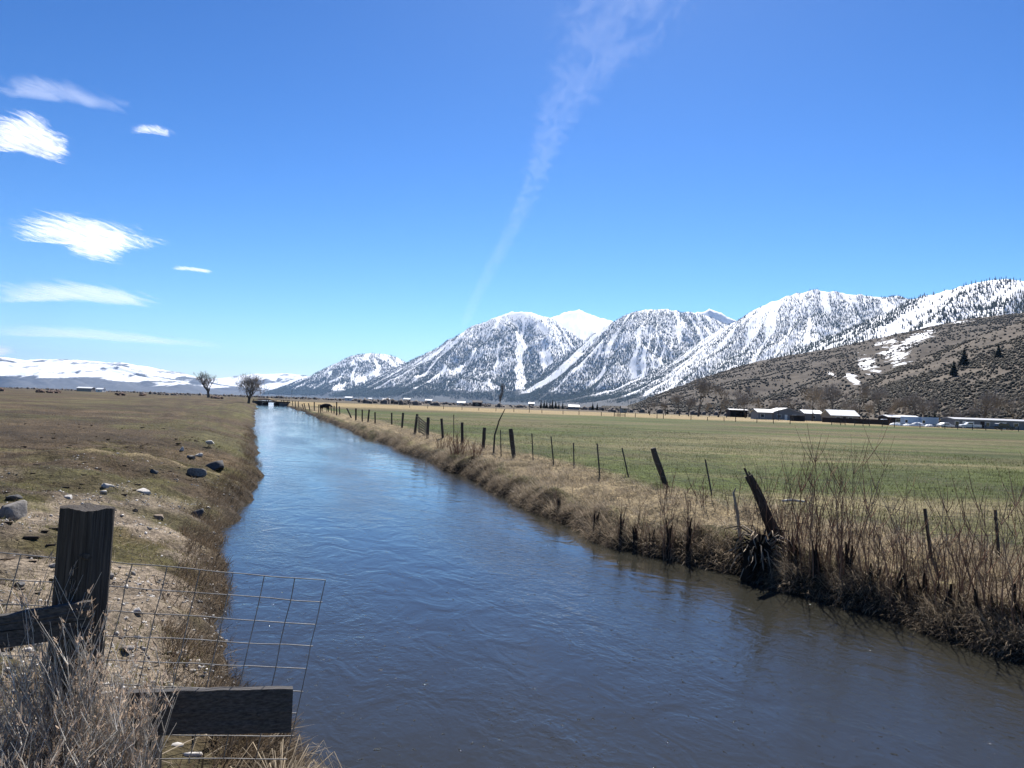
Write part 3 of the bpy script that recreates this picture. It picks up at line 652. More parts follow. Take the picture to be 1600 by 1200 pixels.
roof_white = plain('white_metal_roof', (.74, .76, .78), .45, .5, .05)
roof_grey = plain('grey_metal_roof', (.42, .42, .43), .5, .4, .1)
roof_dark = plain('dark_shingles', (.10, .09, .085), .9)
wall_grey = plain('grey_siding', (.17, .18, .20), .8); wall_tan = plain('tan_siding', (.33, .29, .24), .8); wall_dark = plain('dark_barn_boards', (.035, .026, .024), .9); wall_white = plain('white_paint', (.74, .74, .72), .6, .3, .05)
wall_blue = plain('pale_blue_metal', (.34, .46, .62), .5, .4, .05); wall_black = plain('black_panel', (.015, .015, .018), .8)
m_, N_, L_, glass_mat = new_mat('dark_window_glass'); glass_mat.inputs['Base Color'].default_value = (.02, .025, .03, 1); glass_mat.inputs['Roughness'].default_value = .08; glass_mat = m_
def house(u0, u1, Y, h, label, wall, roof, pitch=.28, depth=8.0, name='house', cat='house', wins=(), doors=(), ridge='x', over=.4, chim=False, flat=False, open_front=False):
    """front wall faces the camera; wins / doors: (centre fraction, width, height, sill) on the front"""
    a = ground_at(u0, Y); c = ground_at(u1, Y); ctr = (a+c)/2; W = (c-a).length
    o = empty(name, (ctr.x, ctr.y, min(a.z, c.z)-.1), label, cat, rz=math.atan2(c.y-a.y, c.x-a.x))
    mb = MB()
    rise = 0 if flat else pitch*(depth if ridge == 'x' else W)/2
    if open_front:
        mb.box((0, depth-.1, h/2), (W, .2, h)); mb.box((-W/2+.1, depth/2, h/2), (.2, depth-.4, h)); mb.box((W/2-.1, depth/2, h/2), (.2, depth-.4, h))
        for k in (-.5, -.17, .17, .5): mb.box((k*(W-.6), .15, h/2), (.22, .22, h))
    elif ridge == 'x':
        mb.prism([(-W/2, 0, 0), (-W/2, depth, 0), (-W/2, depth, h), (-W/2, depth/2, h+rise), (-W/2, 0, h)], (0, 0, 0), (W, 0, 0))
    else:
        mb.prism([(-W/2, 0, 0), (W/2, 0, 0), (W/2, 0, h), (0, 0, h+rise), (-W/2, 0, h)], (0, 0, 0), (0, depth, 0))
    mb.build('wall', wall, o)
    rb = MB(); t = .18
    if flat: rb.box((0, depth/2, h+.1), (W+2*over, depth+2*over, .2))
    elif ridge == 'x':
        for sgn in (0, 1):
            y0 = -over if sgn == 0 else depth+over; z0 = h-pitch*over+.03
            rb.prism([(-W/2-over, y0, z0), (-W/2-over, depth/2, h+rise+.03), (-W/2-over, depth/2, h+rise+.03+t), (-W/2-over, y0, z0+t)], (0, 0, 0), (W+2*over, 0, 0))
    else:
        for sgn in (-1, 1):
            x0 = sgn*(W/2+over); z0 = h-pitch*over+.03
            rb.prism([(x0, -over, z0), (0, -over, h+rise+.03), (0, -over, h+rise+.03+t), (x0, -over, z0+t)], (0, 0, 0), (0, depth+2*over, 0))
    ro = rb.build('roof', roof, o)
    if chim: MB().box((W*.2, depth*.5, h+rise+.4), (.5, .5, 1.0)).build('chimney', wall_dark, ro)
    for fx, w, hh, sill in wins:
        x = (fx-.5)*W; f = MB().box((x, -.03, sill+hh/2), (w+.24, .08, hh+.24)).build('window', wall_white, o)
        MB().box((x, -.08, sill+hh/2), (w, .04, hh)).build('pane', glass_mat, f)
    for fx, w, hh, mat in doors:
        x = (fx-.5)*W; d_ = MB().box((x, -.04, hh/2+.15), (w, .09, hh)).build('door', mat, o)
        MB().box((x+w*.35, -.11, hh*.5+.1), (.09, .06, .09)).build('handle', roof_grey, d_)
    return o
house(1141, 1168, 372, 3.5, 'open-fronted dark timber shed below the hill', wall_dark, roof_grey, .12, 7, 'shed', 'shed', open_front=True, ridge='x')
house(1185, 1207, 285, 2.7, 'low pale-roofed house wing left of the grey-roofed house', wall_grey, roof_grey, .25, 9, wins=((.3, 1.2, 1.1, 1.0),))
house(1209, 1252, 290, 3.0, 'grey-roofed ranch house with gable facing the pasture', wall_grey, roof_grey, .30, 12, ridge='y', wins=((.2, 1.4, 1.1, 1.0), (.75, 1.4, 1.1, 1.0)), doors=((.45, 1.0, 2.0, wall_white),), chim=True)
house(1241, 1258, 262, 1.9, 'small black open shelter beside the ranch house', wall_black, roof_dark, .05, 4, 'shelter', 'shed', flat=True)
house(1258, 1286, 300, 2.9, 'dark-walled house with narrow white roof strip under the cottonwood', wall_grey, roof_white, .28, 9, wins=((.5, 1.2, 1.0, 1.0),))
house(1290, 1296, 310, 3.2, 'small dark gabled outbuilding beside the white-roofed house', wall_dark, roof_dark, .5, 4, 'outbuilding', 'shed', ridge='y')
house(1299, 1342, 285, 2.6, 'low house with broad white metal roof', wall_tan, roof_white, .42, 9, wins=((.25, 1.4, 1.0, 1.0), (.7, 1.4, 1.0, 1.0)), doors=((.48, 1.0, 2.0, wall_dark),))
house(1389, 1438, 275, 2.6, 'long low dark building with thin white roof', wall_dark, roof_white, .16, 8, 'building', 'building', wins=((.3, 1.6, .9, 1.1), (.7, 1.6, .9, 1.1)))
def trailer(u0, u1, Y, lab):
    o = house(u0, u1, Y, 2.7, lab, wall_blue, wall_blue, .02, 2.6, 'trailer', 'trailer', flat=True, over=.03, wins=((.1, .7, .8, 1.1),))
    W = (ground_at(u1, Y)-ground_at(u0, Y)).length
    for k in (-.3, .3):
        w = MB(); w.tube([(k*W, .1, .42), (k*W, .4, .42)], [.4, .4], 10); w.build('wheel', wall_black, o)
trailer(1414, 1440, 232, 'pale blue box trailer parked next to white debris')
trailer(1441, 1467, 230, 'pale blue box trailer parked nearer the mobile home')
mh = house(1492, 1612, 222, 2.55, 'long grey mobile home with white-trimmed windows and white door', wall_grey, roof_grey, .12, 7, 'mobile_home', 'house', over=.25,
      wins=((.03, 1.0, 1.0, 1.0), (.22, 1.2, .9, 1.1), (.43, 1.0, 1.0, 1.0), (.60, .7, 1.2, .9), (.80, 1.2, 1.0, 1.0)), doors=((.125, 1.0, 2.05, wall_white), (.36, 1.0, 2.05, wall_dark), (.65, 1.0, 2.05, wall_white)))
for u0, u1, Y, h, wl, rf, lab in [(118, 141, 900, 4.0, wall_tan, roof_white, 'long white-roofed barn beyond the left field'), (148, 158, 980, 3.5, wall_white, roof_white, 'small white house beyond the left field brush'), (538, 549, 1000, 4.0, wall_white, roof_white, 'white barn alone past the line of fence posts'),
                               (575, 580, 1500, 4.5, wall_white, roof_white, 'tiny white house right of the white barn'), (597, 608, 900, 3.2, wall_tan, roof_grey, 'low tan house with grey roof across the pasture'), (630, 640, 1100, 5.0, wall_tan, roof_white, 'two-storey white-roofed house across the pasture'),
                               (664, 674, 1000, 4.2, wall_tan, roof_white, 'white-roofed house right of the two-storey one'), (714, 726, 800, 2.6, wall_white, roof_white, 'low white house left of the brown hay shed'), (738, 752, 590, 3.2, wall_dark, roof_dark, 'brown-black hay shed before the narrow poplar'),
                               (826, 834, 900, 4.5, wall_tan, roof_white, 'white-roofed house left of the windbreak row'), (889, 905, 620, 2.4, wall_grey, roof_grey, 'low grey farmhouse right of the windbreak row'), (972, 980, 430, 2.4, wall_tan, roof_dark, 'little dark-roofed cabin at the hill foot')]:
    house(u0, u1, Y, h, lab, wl, rf, .3, 9, 'farmhouse', 'house', wins=((.5, 1.4, 1.2, 1.2),))

# board fence and vehicles
bf = empty('board_fence', ground_at(1285, 262), 'long dark solid board fence behind the pasture', 'fence'); a = ground_at(1285, 262); c = ground_at(1396, 240)
nb_ = 60; L0 = (c-a)
for k in range(nb_):
    p = a+L0*((k+.5)/nb_)-a; MB().box((0, 0, .8), (L0.length/nb_*.97, .04, 1.6+random.uniform(-.06, .06))).build('board', wall_dark, bf, loc=p, rz=math.atan2(L0.y, L0.x))
car_dark = plain('black_car_paint', (.012, .013, .018), .25, .6); car_white = plain('white_car_paint', (.78, .79, .8), .3, .5, .04); tyre_mat = plain('tyre_rubber', (.02, .02, .02), .9)
def vehicle(u, Y, lab, paint, kind='suv', rz=0.0):
    o = empty('parked_'+{'suv': 'suv', 'pickup': 'pickup', 'sedan': 'car'}[kind], ground_at(u, Y), lab, {'suv': 'car', 'pickup': 'truck', 'sedan': 'car'}[kind], rz=rz)
    prof = {'suv': [(-2.4, .45), (-2.4, 1.05), (-2.25, 1.65), (-1.9, 1.8), (.5, 1.8), (1.15, 1.15), (2.2, 1.02), (2.4, .8), (2.4, .45)],
            'pickup': [(-2.7, .5), (-2.7, 1.15), (-.7, 1.15), (-.55, 1.8), (.7, 1.8), (1.25, 1.2), (2.4, 1.08), (2.6, .85), (2.6, .5)],
            'sedan': [(-2.3, .4), (-2.3, .95), (-1.6, 1.05), (-1.0, 1.45), (.4, 1.45), (1.1, 1.0), (2.1, .88), (2.25, .7), (2.25, .4)]}[kind]
    b_ = MB(); b_.prism([(x, -.9, z) for x, z in prof], (0, 0, 0), (0, 1.8, 0)); b_.build('body', paint, o, bevel=.08)
    tops = [p for p in prof if p[1] > 1.3]; x0 = tops[0][0]+.15; x1 = tops[-1][0]+.1; zt = tops[1][1]-.1
    for y in (-.905, .885): MB().box(((x0+x1)/2, y+.01, zt-.24), (x1-x0, .03, .36)).build('side_window', glass_mat, o)
    for x in (-1.5, 1.5):
        for y in (-.8, .8):
            w = link('wheel', MB().tube([(x, y-.13, .36), (x, y+.13, .36)], [.36, .36], 14).mesh('wheel', tyre_mat), o)
            MB().tube([(x, y-.135, .36), (x, y+.135, .36)], [.19, .19], 10).build('rim', roof_grey, w)
    for y in (-.6, .6): MB().box((prof[-2][0]-.01, y, prof[-2][1]-.08), (.06, .32, .16)).build('headlight', wall_white, o)
    return o
vehicle(1570, 208, 'black sport utility car parked before the mobile home', car_dark, 'suv', .05)
vehicle(1516, 212, 'white pickup truck parked before the mobile home', car_white, 'pickup', 3.0)
vehicle(1366, 250, 'white car parked at the end of the dark board fence', car_white, 'sedan', .1)
vehicle(1381, 246, 'white pickup parked between the board fence and the blue trailers', car_white, 'pickup', .0)
vehicle(1478, 216, 'white car parked between the blue trailers and the mobile home', car_white, 'sedan', .2)
# white tarpaulin heaps
tarp = plain('white_tarpaulin', (.72, .75, .78), .6, .3, .1)
for k, (u, Y, w, h, lab) in enumerate([(1402, 238, 4.5, .8, 'low white tarpaulin heap left of the blue trailers'), (1433, 226, 4.0, 1.2, 'pale blue-white covered heap in front of the blue trailers'), (1452, 224, 2.5, .8, 'small white covered heap in front of the nearer trailer'), (1418, 230, 3.0, .6, 'flat white sheet lying before the far trailer')]):
    bm = bmesh.new(); bmesh.ops.create_icosphere(bm, subdivisions=3, radius=1)
    for v in bm.verts:
        n_ = 1+.5*(float(fbm(np.array([v.co.x*2+k]), np.array([v.co.y*2+v.co.z]), 3, k)[0])-.5); v.co = Vector((v.co.x*w/2*n_, v.co.y*1.2*n_, max(-.05, v.co.z*h*n_)))
    me = bpy.data.meshes.new('tarpaulin_heap'); bm.to_mesh(me); bm.free(); me.materials.append(tarp)
    tag(link('tarpaulin_heap', me, loc=ground_at(u, Y)), lab, 'heap')
# far fence across the pasture
wood_dark = noise_mat('weathered_post_wood', (.030, .026, .024), (.085, .074, .066), 4, stretch=(1, 1, .12), bump=.5)
wire_mat = plain('fence_wire', (.16, .16, .16), .5, .5)
ff_ = empty('field_fence', ground_at(693, 240), 'low line of small posts crossing the pasture at the tan grass', 'fence'); o0 = ff_.location.copy()
fpts = []
for u in [640, 668, 693, 722, 748, 775, 803, 827, 847, 880, 905, 940, 966, 993, 1027, 1037, 1080, 1106, 1132, 1150, 1183, 1209, 1235]:
    Y = np.interp(u, [640, 1035, 1235], [265, 195, 175]); p = ground_at(u, Y); fpts.append(p)
    hgt = random.uniform(.9, 1.45); l = random.uniform(-.08, .08); MB().tube([p-o0-Vector((0, 0, .2)), p-o0+Vector((l, 0, hgt))], [.09, .08], 7).build('post', wood_dark, ff_)
for z in (.5, .9): MB().tube([p-o0+Vector((0, 0, z)) for p in fpts], [.006]*len(fpts), 3).build('wire', wire_mat, ff_)
def railfence(us, Y, lab, mat=wood_dark, gate=False):
    o = empty('rail_fence', ground_at(us[0], Y), lab, 'fence'); b0 = o.location.copy(); ps = [ground_at(u, Y)-b0 for u in us]
    for p in ps: MB().tube([p-Vector((0, 0, .2)), p+Vector((0, 0, 1.3))], [.09, .08], 7).build('post', mat, o)
    for p, q in zip(ps[:-1], ps[1:]):
        for z in ((.45, 1.0) if not gate else (.35, .7, 1.05)): MB().tube([p+Vector((0, 0, z)), q+Vector((0, 0, z+random.uniform(-.08, .08)))], [.05, .05], 6).build('rail', mat, o)
railfence([960, 969, 977], 205, 'short rail pen standing alone in the pasture', gate=True)
railfence([1300, 1314, 1321], 190, 'broken rail fence section left in the pasture edge')
railfence([1336, 1349, 1359], 190, 'three-post rail fence section at the pasture edge')
railfence([1379, 1398, 1438, 1477, 1497, 1520, 1541, 1566, 1592], 186, 'long post and rail fence before the trailers and mobile home')
# utility poles
for u, Y, hpx, lab in [(1217, 268, 22, 'wooden utility pole before the grey-roofed house'), (455, 800, 16, 'thin utility pole far beyond the small bridge')]:
    hh = hpx*Y/FPX; o = empty('utility_pole', ground_at(u, Y), lab, 'pole')
    MB().tube([(0, 0, -.3), (0, 0, hh)], [.16, .11], 8).build('shaft', wood_dark, o); MB().box((0, 0, hh*.93), (1.8, .1, .12)).build('crossarm', wood_dark, o)

# ------------------------------------------------------------------ canal bridge far off
s0 = 275.0
bo = empty('canal_bridge', (*xy(s0, 4.2), 0), 'small dark timber bridge over the far end of the canal', 'bridge', rz=VPA)
MB().box((0, 0, .35), (13.0, 3.2, .45)).build('deck', wood_dark, bo)
for x in (-2.3, 2.3): MB().box((x, 0, -.55), (.5, 2.8, 1.3)).build('pier', wood_dark, bo)
for y in (-1.5, 1.5):
    MB().box((0, y, 1.05), (12.6, .12, .14)).build('rail', wood_dark, bo)
    for x in (-6, -3, 0, 3, 6): MB().box((x, y*1.0, .8), (.14, .14, .5)).build('rail_post', wood_dark, bo)
for sx in (-1, 1): MB().box((sx*5.4, -.3, -.35), (1.6, 3.4, .9)).build('abutment', plain('old_concrete', (.16, .15, .14)), bo)

# ------------------------------------------------------------------ cattle behind the fence
def cow(u, v, lab, rz):
    p = GG(u, v); me = bpy.data.meshes.new('cow')
    J = {'pel': (-.62, 0, 1.10, .30, .34), 'mid': (-.1, 0, 1.02, .34, .38), 'che': (.42, 0, 1.06, .30, .36), 'nk': (.80, 0, 1.12, .17, .22), 'hd': (1.12, 0, 1.0, .13, .15), 'mz': (1.38, 0, .80, .08, .09), 'tl': (-.95, 0, 1.05, .05, .05), 'tl2': (-1.0, 0, .55, .03, .03)}
    E = [('pel', 'mid'), ('mid', 'che'), ('che', 'nk'), ('nk', 'hd'), ('hd', 'mz'), ('pel', 'tl'), ('tl', 'tl2')]
    for sd in (-1, 1):
        k = str(sd)
        J['f1'+k] = (.48, .2*sd, .70, .13, .13); J['f2'+k] = (.50, .2*sd, .38, .075, .075); J['f3'+k] = (.48, .2*sd, .02, .06, .06)
        J['h1'+k] = (-.66, .2*sd, .78, .17, .15); J['h2'+k] = (-.78, .2*sd, .45, .075, .075); J['h3'+k] = (-.70, .2*sd, .02, .06, .06)
        J['e'+k] = (1.02, .26*sd, 1.10, .04, .04)
        E += [('che', 'f1'+k), ('f1'+k, 'f2'+k), ('f2'+k, 'f3'+k), ('pel', 'h1'+k), ('h1'+k, 'h2'+k), ('h2'+k, 'h3'+k), ('hd', 'e'+k)]
    ks = list(J); me.from_pydata([J[k][:3] for k in ks], [(ks.index(a_), ks.index(b_)) for a_, b_ in E], [])
    me.skin_vertices.new() if hasattr(me.skin_vertices, 'new') else None
    o = link('cow', me, loc=p, rz=rz); o.modifiers.new('skin', 'SKIN')
    if not me.skin_vertices:
        bm = bmesh.new(); bm.from_mesh(me); bm.verts.layers.skin.verify(); bm.to_mesh(me); bm.free()
    for k, sv_ in zip(ks, me.skin_vertices[0].data): sv_.radius = J[k][3:]; sv_.use_root = (k == 'pel')
    su = o.modifiers.new('sub', 'SUBSURF'); su.levels = 2; su.render_levels = 2
    me.materials.append(plain('dark_hide', (.018, .014, .012), .7)); return tag(o, lab, 'cow')
cow(508, 644, 'dark cow standing behind the canal fence posts', -.4)

# ------------------------------------------------------------------ canal-side fence
cf0 = GG(803, 713); cf = empty('canal_fence', cf0, 'old wire fence with leaning wooden and steel posts along the right canal bank', 'fence')
steel = plain('rusty_steel_post', (.030, .026, .026), .6, .4)
def post_px(ub, vb, ut, vt, r, steel_=False, parent=cf, org=cf0, nm=None):
    b_ = GG(ub, vb); t_ = AT(ut, vt, b_.y)
    d = (t_-b_); q = b_-d*.25/d.length
    mb = MB()
    if steel_: mb.tube([q-org, t_-org], [r, r], 4)
    else:
        K = 6; pts = [q-org+(t_-q)*k/(K-1)+Vector((random.uniform(-.008, .008), random.uniform(-.008, .008), 0)) for k in range(K)]; rr = [r*random.uniform(.92, 1.08) for _ in pts]
        mb.tube(pts, rr, 9); n = mb.n; mb.f.append(np.arange(n-9, n)); 
    mb.build(nm or ('steel_post' if steel_ else 'post'), steel if steel_ else wood_dark, parent, smooth=False); return t_
tops = []
for a_ in [(1041, 762, 1020, 700, .085), (803, 713, 798, 670, .095), (755, 701, 757, 668, .09), (722, 690, 722, 660, .085), (692, 684, 690, 654, .075), (668, 681, 669, 652, .10), (648, 677, 652, 647, .09), (628, 668, 630, 645, .09), (612, 664, 612, 645, .07), (586, 661, 586, 644, .07), (575, 658, 577, 640, .085), (566, 657, 566, 640, .07), (556, 655, 556, 638, .10), (549, 653, 542, 638, .09), (531, 648, 530, 635, .085), (526, 647, 526, 628, .09), (522, 646, 522, 634, .08), (518, 645, 517, 635, .07), (501, 644, 500, 632, .08), (498, 643, 498, 632, .07), (491, 641, 491, 628, .10), (484, 640, 482, 630, .1), (477, 639, 475, 630, .1), (474, 638, 472, 631, .1), (466, 636, 466, 627, .1), (462, 636, 461, 627, .1), (457, 634, 457, 626, .1), (449, 633, 449, 626, .1)]:
    tops.append(post_px(*a_[:4], a_[4]))
for a_ in [(833, 719, 831, 677), (865, 726, 861, 682), (897, 732, 896, 692), (937, 742, 933, 693), (982, 746, 972, 700), (1112, 772, 1102, 718), (783, 713, 782, 672), (709, 690, 709, 648), (1455, 872, 1445, 795), (1561, 870, 1555, 797)]:
    tops.append(post_px(*a_, .022 if a_[0] < 1400 else .03, True))
tops = sorted([t for t in tops], key=lambda t: st(t.x, t.y)[0])
for dz in (.12, .42, .75):
    MB().tube([t-cf0-Vector((0, 0, dz)) for t in tops if st(t.x, t.y)[0] < 120], [.0035]*len([t for t in tops if st(t.x, t.y)[0] < 120]), 3).build('wire', wire_mat, cf)
# slatted gate leaning between two of its posts
gp = GG(650, 678); go = empty('wooden_gate', gp, 'pale slatted wooden gate sagging between two posts of the canal fence', 'gate')
pale_wood = noise_mat('sun_bleached_boards', (.20, .165, .12), (.38, .32, .24), 5, stretch=(1, 1, .2))
Yg = gp.y
for k in range(6):
    a_ = AT(651+k*.5, 650+k*4.6, Yg)-gp; b_ = AT(669, 664+k*3.6, Yg+.5)-gp; d = b_-a_
    mb = MB(); mb.box((0, 0, 0), (d.length, .03, .09)); mb.build('slat', pale_wood, go, loc=(a_+b_)/2).rotation_euler = (0, -math.asin(d.z/d.length), math.atan2(d.y, d.x))
for uu, v0, v1 in ((655, 655, 677), (665, 661, 680)):
    MB().tube([AT(uu, v0, Yg+.2)-gp, AT(uu, v1, Yg+.2)-gp], [.04, .04], 4).build('upright', pale_wood, go)
def stick(name, pts, rr, lab, cat, mat):
    p0 = Vector(pts[0]); return tag(MB().tube([Vector(p)-p0 for p in pts], rr, 6).build(name, mat, loc=p0, smooth=True), lab, cat)
b_ = GG(771, 708); stick('dead_branch', [b_-Vector((0, 0, .1)), AT(773, 680, b_.y), AT(780, 657, b_.y), AT(789, 639, b_.y)], [.05, .045, .035, .02], 'tall crooked dead branch leaning up between fence posts', 'branch', wood_dark)

# ------------------------------------------------------------------ grasses
def blades(name, P, L, W, lean, mat, label, az=None, droop=.35, simple=False):
    n = len(P); a = rng.uniform(0, 2*pi, n) if az is None else az
    d = np.stack([np.cos(a), np.sin(a), np.zeros(n)], -1); up = np.array([0, 0, 1.0])
    mid = P+(d*np.sin(lean)[:, None]+up*np.cos(lean)[:, None])*(L*.55)[:, None]
    l2 = lean+droop*rng.uniform(.2, 1.6, n)
    tip = mid+(d*np.sin(l2)[:, None]+up*np.cos(l2)[:, None])*(L*.45)[:, None]
    v, f = ribbons(np.stack([P-up*.02, tip], 1), np.stack([W, W*.2], 1)) if simple else ribbons(np.stack([P-up*.02, mid, tip], 1), np.stack([W, W*.8, W*.12], 1))
    return tag(link(name, mesh_np(name, v, f, mat)), label, kind='stuff')
def strew(n, s0, s1, lat0, lat1, side, pw=1.0):
    """points on a bank: s along the canal (denser near), lateral distance from the water edge"""
    s = s0*np.power(s1/s0, rng.uniform(0, 1, n)**pw); q = rng.uniform(lat0, lat1, n)
    t = edgeR(s)+q if side > 0 else edgeL(s)-q
    x, y = xy(s, t); return np.stack([x, y, gz(x, y)], -1), s, q
def noise_keep(P, sc, lo, hi, seed, base=0.0):
    return rng.uniform(0, 1, len(P)) < base+(1-base)*sstep(lo, hi, fbm(P[:, 0]*sc, P[:, 1]*sc, 3, seed))
straw_mat = thin(noise_mat('dry_straw_grass', (.17, .135, .092), (.44, .365, .265), .9, per_island=.6, rough=.75))
brown_mat = thin(noise_mat('brown_dead_grass', (.075, .054, .034), (.20, .150, .100), 1.0, per_island=.6), .3)
green_mat = thin(noise_mat('short_green_grass', (.045, .060, .016), (.125, .135, .042), .6, per_island=.45), .3)
hang_mat = thin(noise_mat('tawny_hanging_grass', (.11, .082, .054), (.34, .27, .19), 1.0, per_island=.6), .35)
moss_mat = thin(noise_mat('mossy_yellow_green_grass', (.085, .086, .020), (.20, .19, .055), .6, per_island=.45), .3)
TOWATER = math.atan2(-NY, -NX)
P, s, q = strew(105000, 5, 75, .12, 3.6, 1, 1.05); k = noise_keep(P, .9, .38, .62, 501, .28) & (rng.uniform(0, 1, len(P)) < 1.1-.25*q); P = P[k]; q = q[k]; n = len(P)
blades('dry_bank_grass', P, rng.uniform(.14, .42, n)*(1.15-.12*q), rng.uniform(.006, .013, n), rng.uniform(.5, 1.45, n), straw_mat, 'matted dry straw-coloured grass on the right canal bank', az=np.where(rng.uniform(0, 1, n) < .55, TOWATER+rng.normal(0, .7, n), rng.uniform(0, 6.28, n)))
P, s, q = strew(32000, 5, 130, .0, .75, 1); n = len(P)
blades('overhanging_grass', P, rng.uniform(.15, .40, n), rng.uniform(.006, .014, n), rng.uniform(.9, 2.0, n), hang_mat, 'brown grass hanging over the edge of the right bank', az=TOWATER+rng.normal(0, .6, n), droop=.7)
P, s, q = strew(90000, 8, 95, 2.6, 34, 1, .8); k = noise_keep(P, .5, .35, .6, 511, .3); P = P[k]; n = len(P)
blades('pasture_grass', P, rng.uniform(.05, .13, n), rng.uniform(.010, .020, n), rng.uniform(.1, .9, n), green_mat, 'short green grass of the pasture', simple=True)
P, s, q = strew(36000, 8, 95, 2.6, 30, 1, .8); k = noise_keep(P, .33, .48, .66, 517, .06); P = P[k]; n = len(P)
blades('dry_pasture_tufts', P, rng.uniform(.07, .20, n), rng.uniform(.008, .016, n), rng.uniform(.2, 1.2, n), straw_mat, 'dry straw tufts scattered through the pasture', simple=True)
P, s, q = strew(100000, 3.2, 85, .05, 22, -1, .85); k = noise_keep(P, 2.4, .46, .58, 523, .06); P = P[k]; n = len(P)
blades('brown_field_grass', P, rng.uniform(.05, .17, n), rng.uniform(.006, .014, n), rng.uniform(.4, 1.4, n), brown_mat, 'short brown dead grass on the left bank and field', simple=True)
P, s, q = strew(60000, 3.4, 50, .25, 6, -1, .8); k = noise_keep(P, .9, .50, .64, 529, .03); P = P[k]; n = len(P)
blades('green_bank_grass', P, rng.uniform(.03, .085, n), rng.uniform(.005, .010, n), rng.uniform(.2, 1.1, n), moss_mat, 'patches of short green grass on the left bank', simple=True)
P, s, q = strew(30000, 3.4, 70, -.06, .7, -1, .9); k = noise_keep(P, 1.2, .4, .6, 531, .2); P = P[k]; n = len(P)
blades('waterside_grass', P, rng.uniform(.08, .26, n), rng.uniform(.005, .011, n), rng.uniform(.3, 1.6, n), brown_mat, 'ragged dead grass along the left waterline', az=np.where(rng.uniform(0, 1, n) < .5, TOWATER+pi+rng.normal(0, .8, n), rng.uniform(0, 6.28, n)))
P, s, q = strew(34000, 3.4, 60, .1, 14, -1, .85); k = noise_keep(P, 2.0, .50, .62, 541, .04); P = P[k]; n = len(P)
blades('straw_tufts', P, rng.uniform(.04, .15, n), rng.uniform(.005, .012, n), rng.uniform(.3, 1.4, n), straw_mat, 'pale straw tufts scattered over the left bank and field', simple=True)
P, s, q = strew(4200, 3.4, 40, .0, 6, -1, .8); n = len(P); P[:, 2] += .012
blades('straw_litter', P, rng.uniform(.1, .4, n), rng.uniform(.006, .012, n), rng.uniform(1.4, 1.58, n), straw_mat, 'loose pale straws and twigs lying on the left bank', droop=.02)

# ------------------------------------------------------------------ stones
def rock_mesh(seed, sub=3, ang=.55):
    r = np.random.default_rng(seed); bm = bmesh.new(); bmesh.ops.create_icosphere(bm, subdivisions=sub, radius=.5)
    V = np.array([v.co[:] for v in bm.verts]); F = np.array([[v.index for v in f.verts] for f in bm.faces]); bm.free()
    for _ in range(13):                                   # chop flat facets
        n = r.normal(0, 1, 3); n /= np.linalg.norm(n); c = r.uniform(.16, .36); d = V@n-c; V = np.where((d > 0)[:, None], V-n*d[:, None]*.97, V)
    V += (fbm(V[:, 0]*6+seed, V[:, 1]*6+V[:, 2]*5, 3, seed)-.5)[:, None]*.06*V/np.linalg.norm(V, axis=1, keepdims=True)
    return V, F
rock_grey = noise_mat('grey_granite', (.085, .080, .075), (.27, .25, .23), 22, bump=.5); rock_dark = noise_mat('dark_basalt', (.045, .045, .050), (.12, .118, .118), 22, bump=.5); rock_pale = noise_mat('pale_stone', (.34, .32, .29), (.60, .57, .53), 22, bump=.4); rock_brown = noise_mat('brown_stone', (.12, .09, .065), (.26, .205, .155), 22, bump=.4)
for k, (u, v, w, h, mt, lab) in enumerate([(18, 806, 54, 28, rock_grey, 'big flat-topped grey boulder left of the weathered post'), (310, 806, 25, 20, rock_dark, 'dark rounded stone on the bank slope nearest the post'), (339, 733, 33, 17, rock_dark, 'dark slab-sided boulder at the crest of the bank'), (303, 743, 32, 16, rock_grey, 'grey boulder left of the dark slab-sided one'),
      (296, 716, 16, 8, rock_grey, 'small grey rock above the grey boulder'), (311, 712, 14, 5, rock_pale, 'small pale rock behind the grey boulder'), (330, 694, 16, 6, rock_pale, 'flat white stone lying farthest up the bank'), (284, 704, 12, 6, rock_pale, 'pale pointed stone near the tan mound'), (226, 770, 23, 9, rock_pale, 'flat pale slab on the bare dirt'),
      (166, 762, 24, 10, rock_pale, 'pale pair-like stone left of the flat slab'), (162, 771, 18, 6, rock_pale, 'low whitish stone in front of the pale one'), (251, 810, 19, 9, rock_brown, 'brown stone between the post and the dark rounded stone'), (212, 798, 13, 6, rock_brown, 'little brown stone near the post top'), (20, 780, 28, 8, rock_dark, 'long dark low stone behind the big boulder'),
      (108, 779, 14, 6, rock_pale, 'small whitish stone behind the weathered post'), (240, 739, 16, 7, rock_dark, 'dark clod-like stone on the green strip'), (213, 957, 19, 11, rock_pale, 'white stone seen through the wire panel'), (170, 903, 15, 8, rock_grey, 'grey stone beside the post under the top wire'), (196, 1016, 22, 9, rock_grey, 'flat grey stone low behind the wire panel'),
      (52, 1012, 26, 17, rock_pale, 'white angular stone below the sloping board'), (86, 886, 20, 9, rock_pale, 'pale stone left of the post behind the wires'), (30, 915, 18, 10, rock_dark, 'dark stone in the gravel left of the post')]):
    p = GG(u, v); mpp = p.y/FPX; V, F = rock_mesh(600+k)
    V = V*np.array([w*mpp*1.25, w*mpp*1.0, h*mpp*1.7]); me = mesh_np('rock', V, F, mt, smooth=False)
    tag(link('rock', me, loc=(p.x, p.y, p.z+h*mpp*.16), rz=random.uniform(-.4, .4)), lab, 'rock')
n = 26000; s = 3.0*np.power(24/3.0, rng.uniform(0, 1, n)**1.1); q = rng.uniform(0, 7, n); x, y = xy(s, edgeL(s)-q)
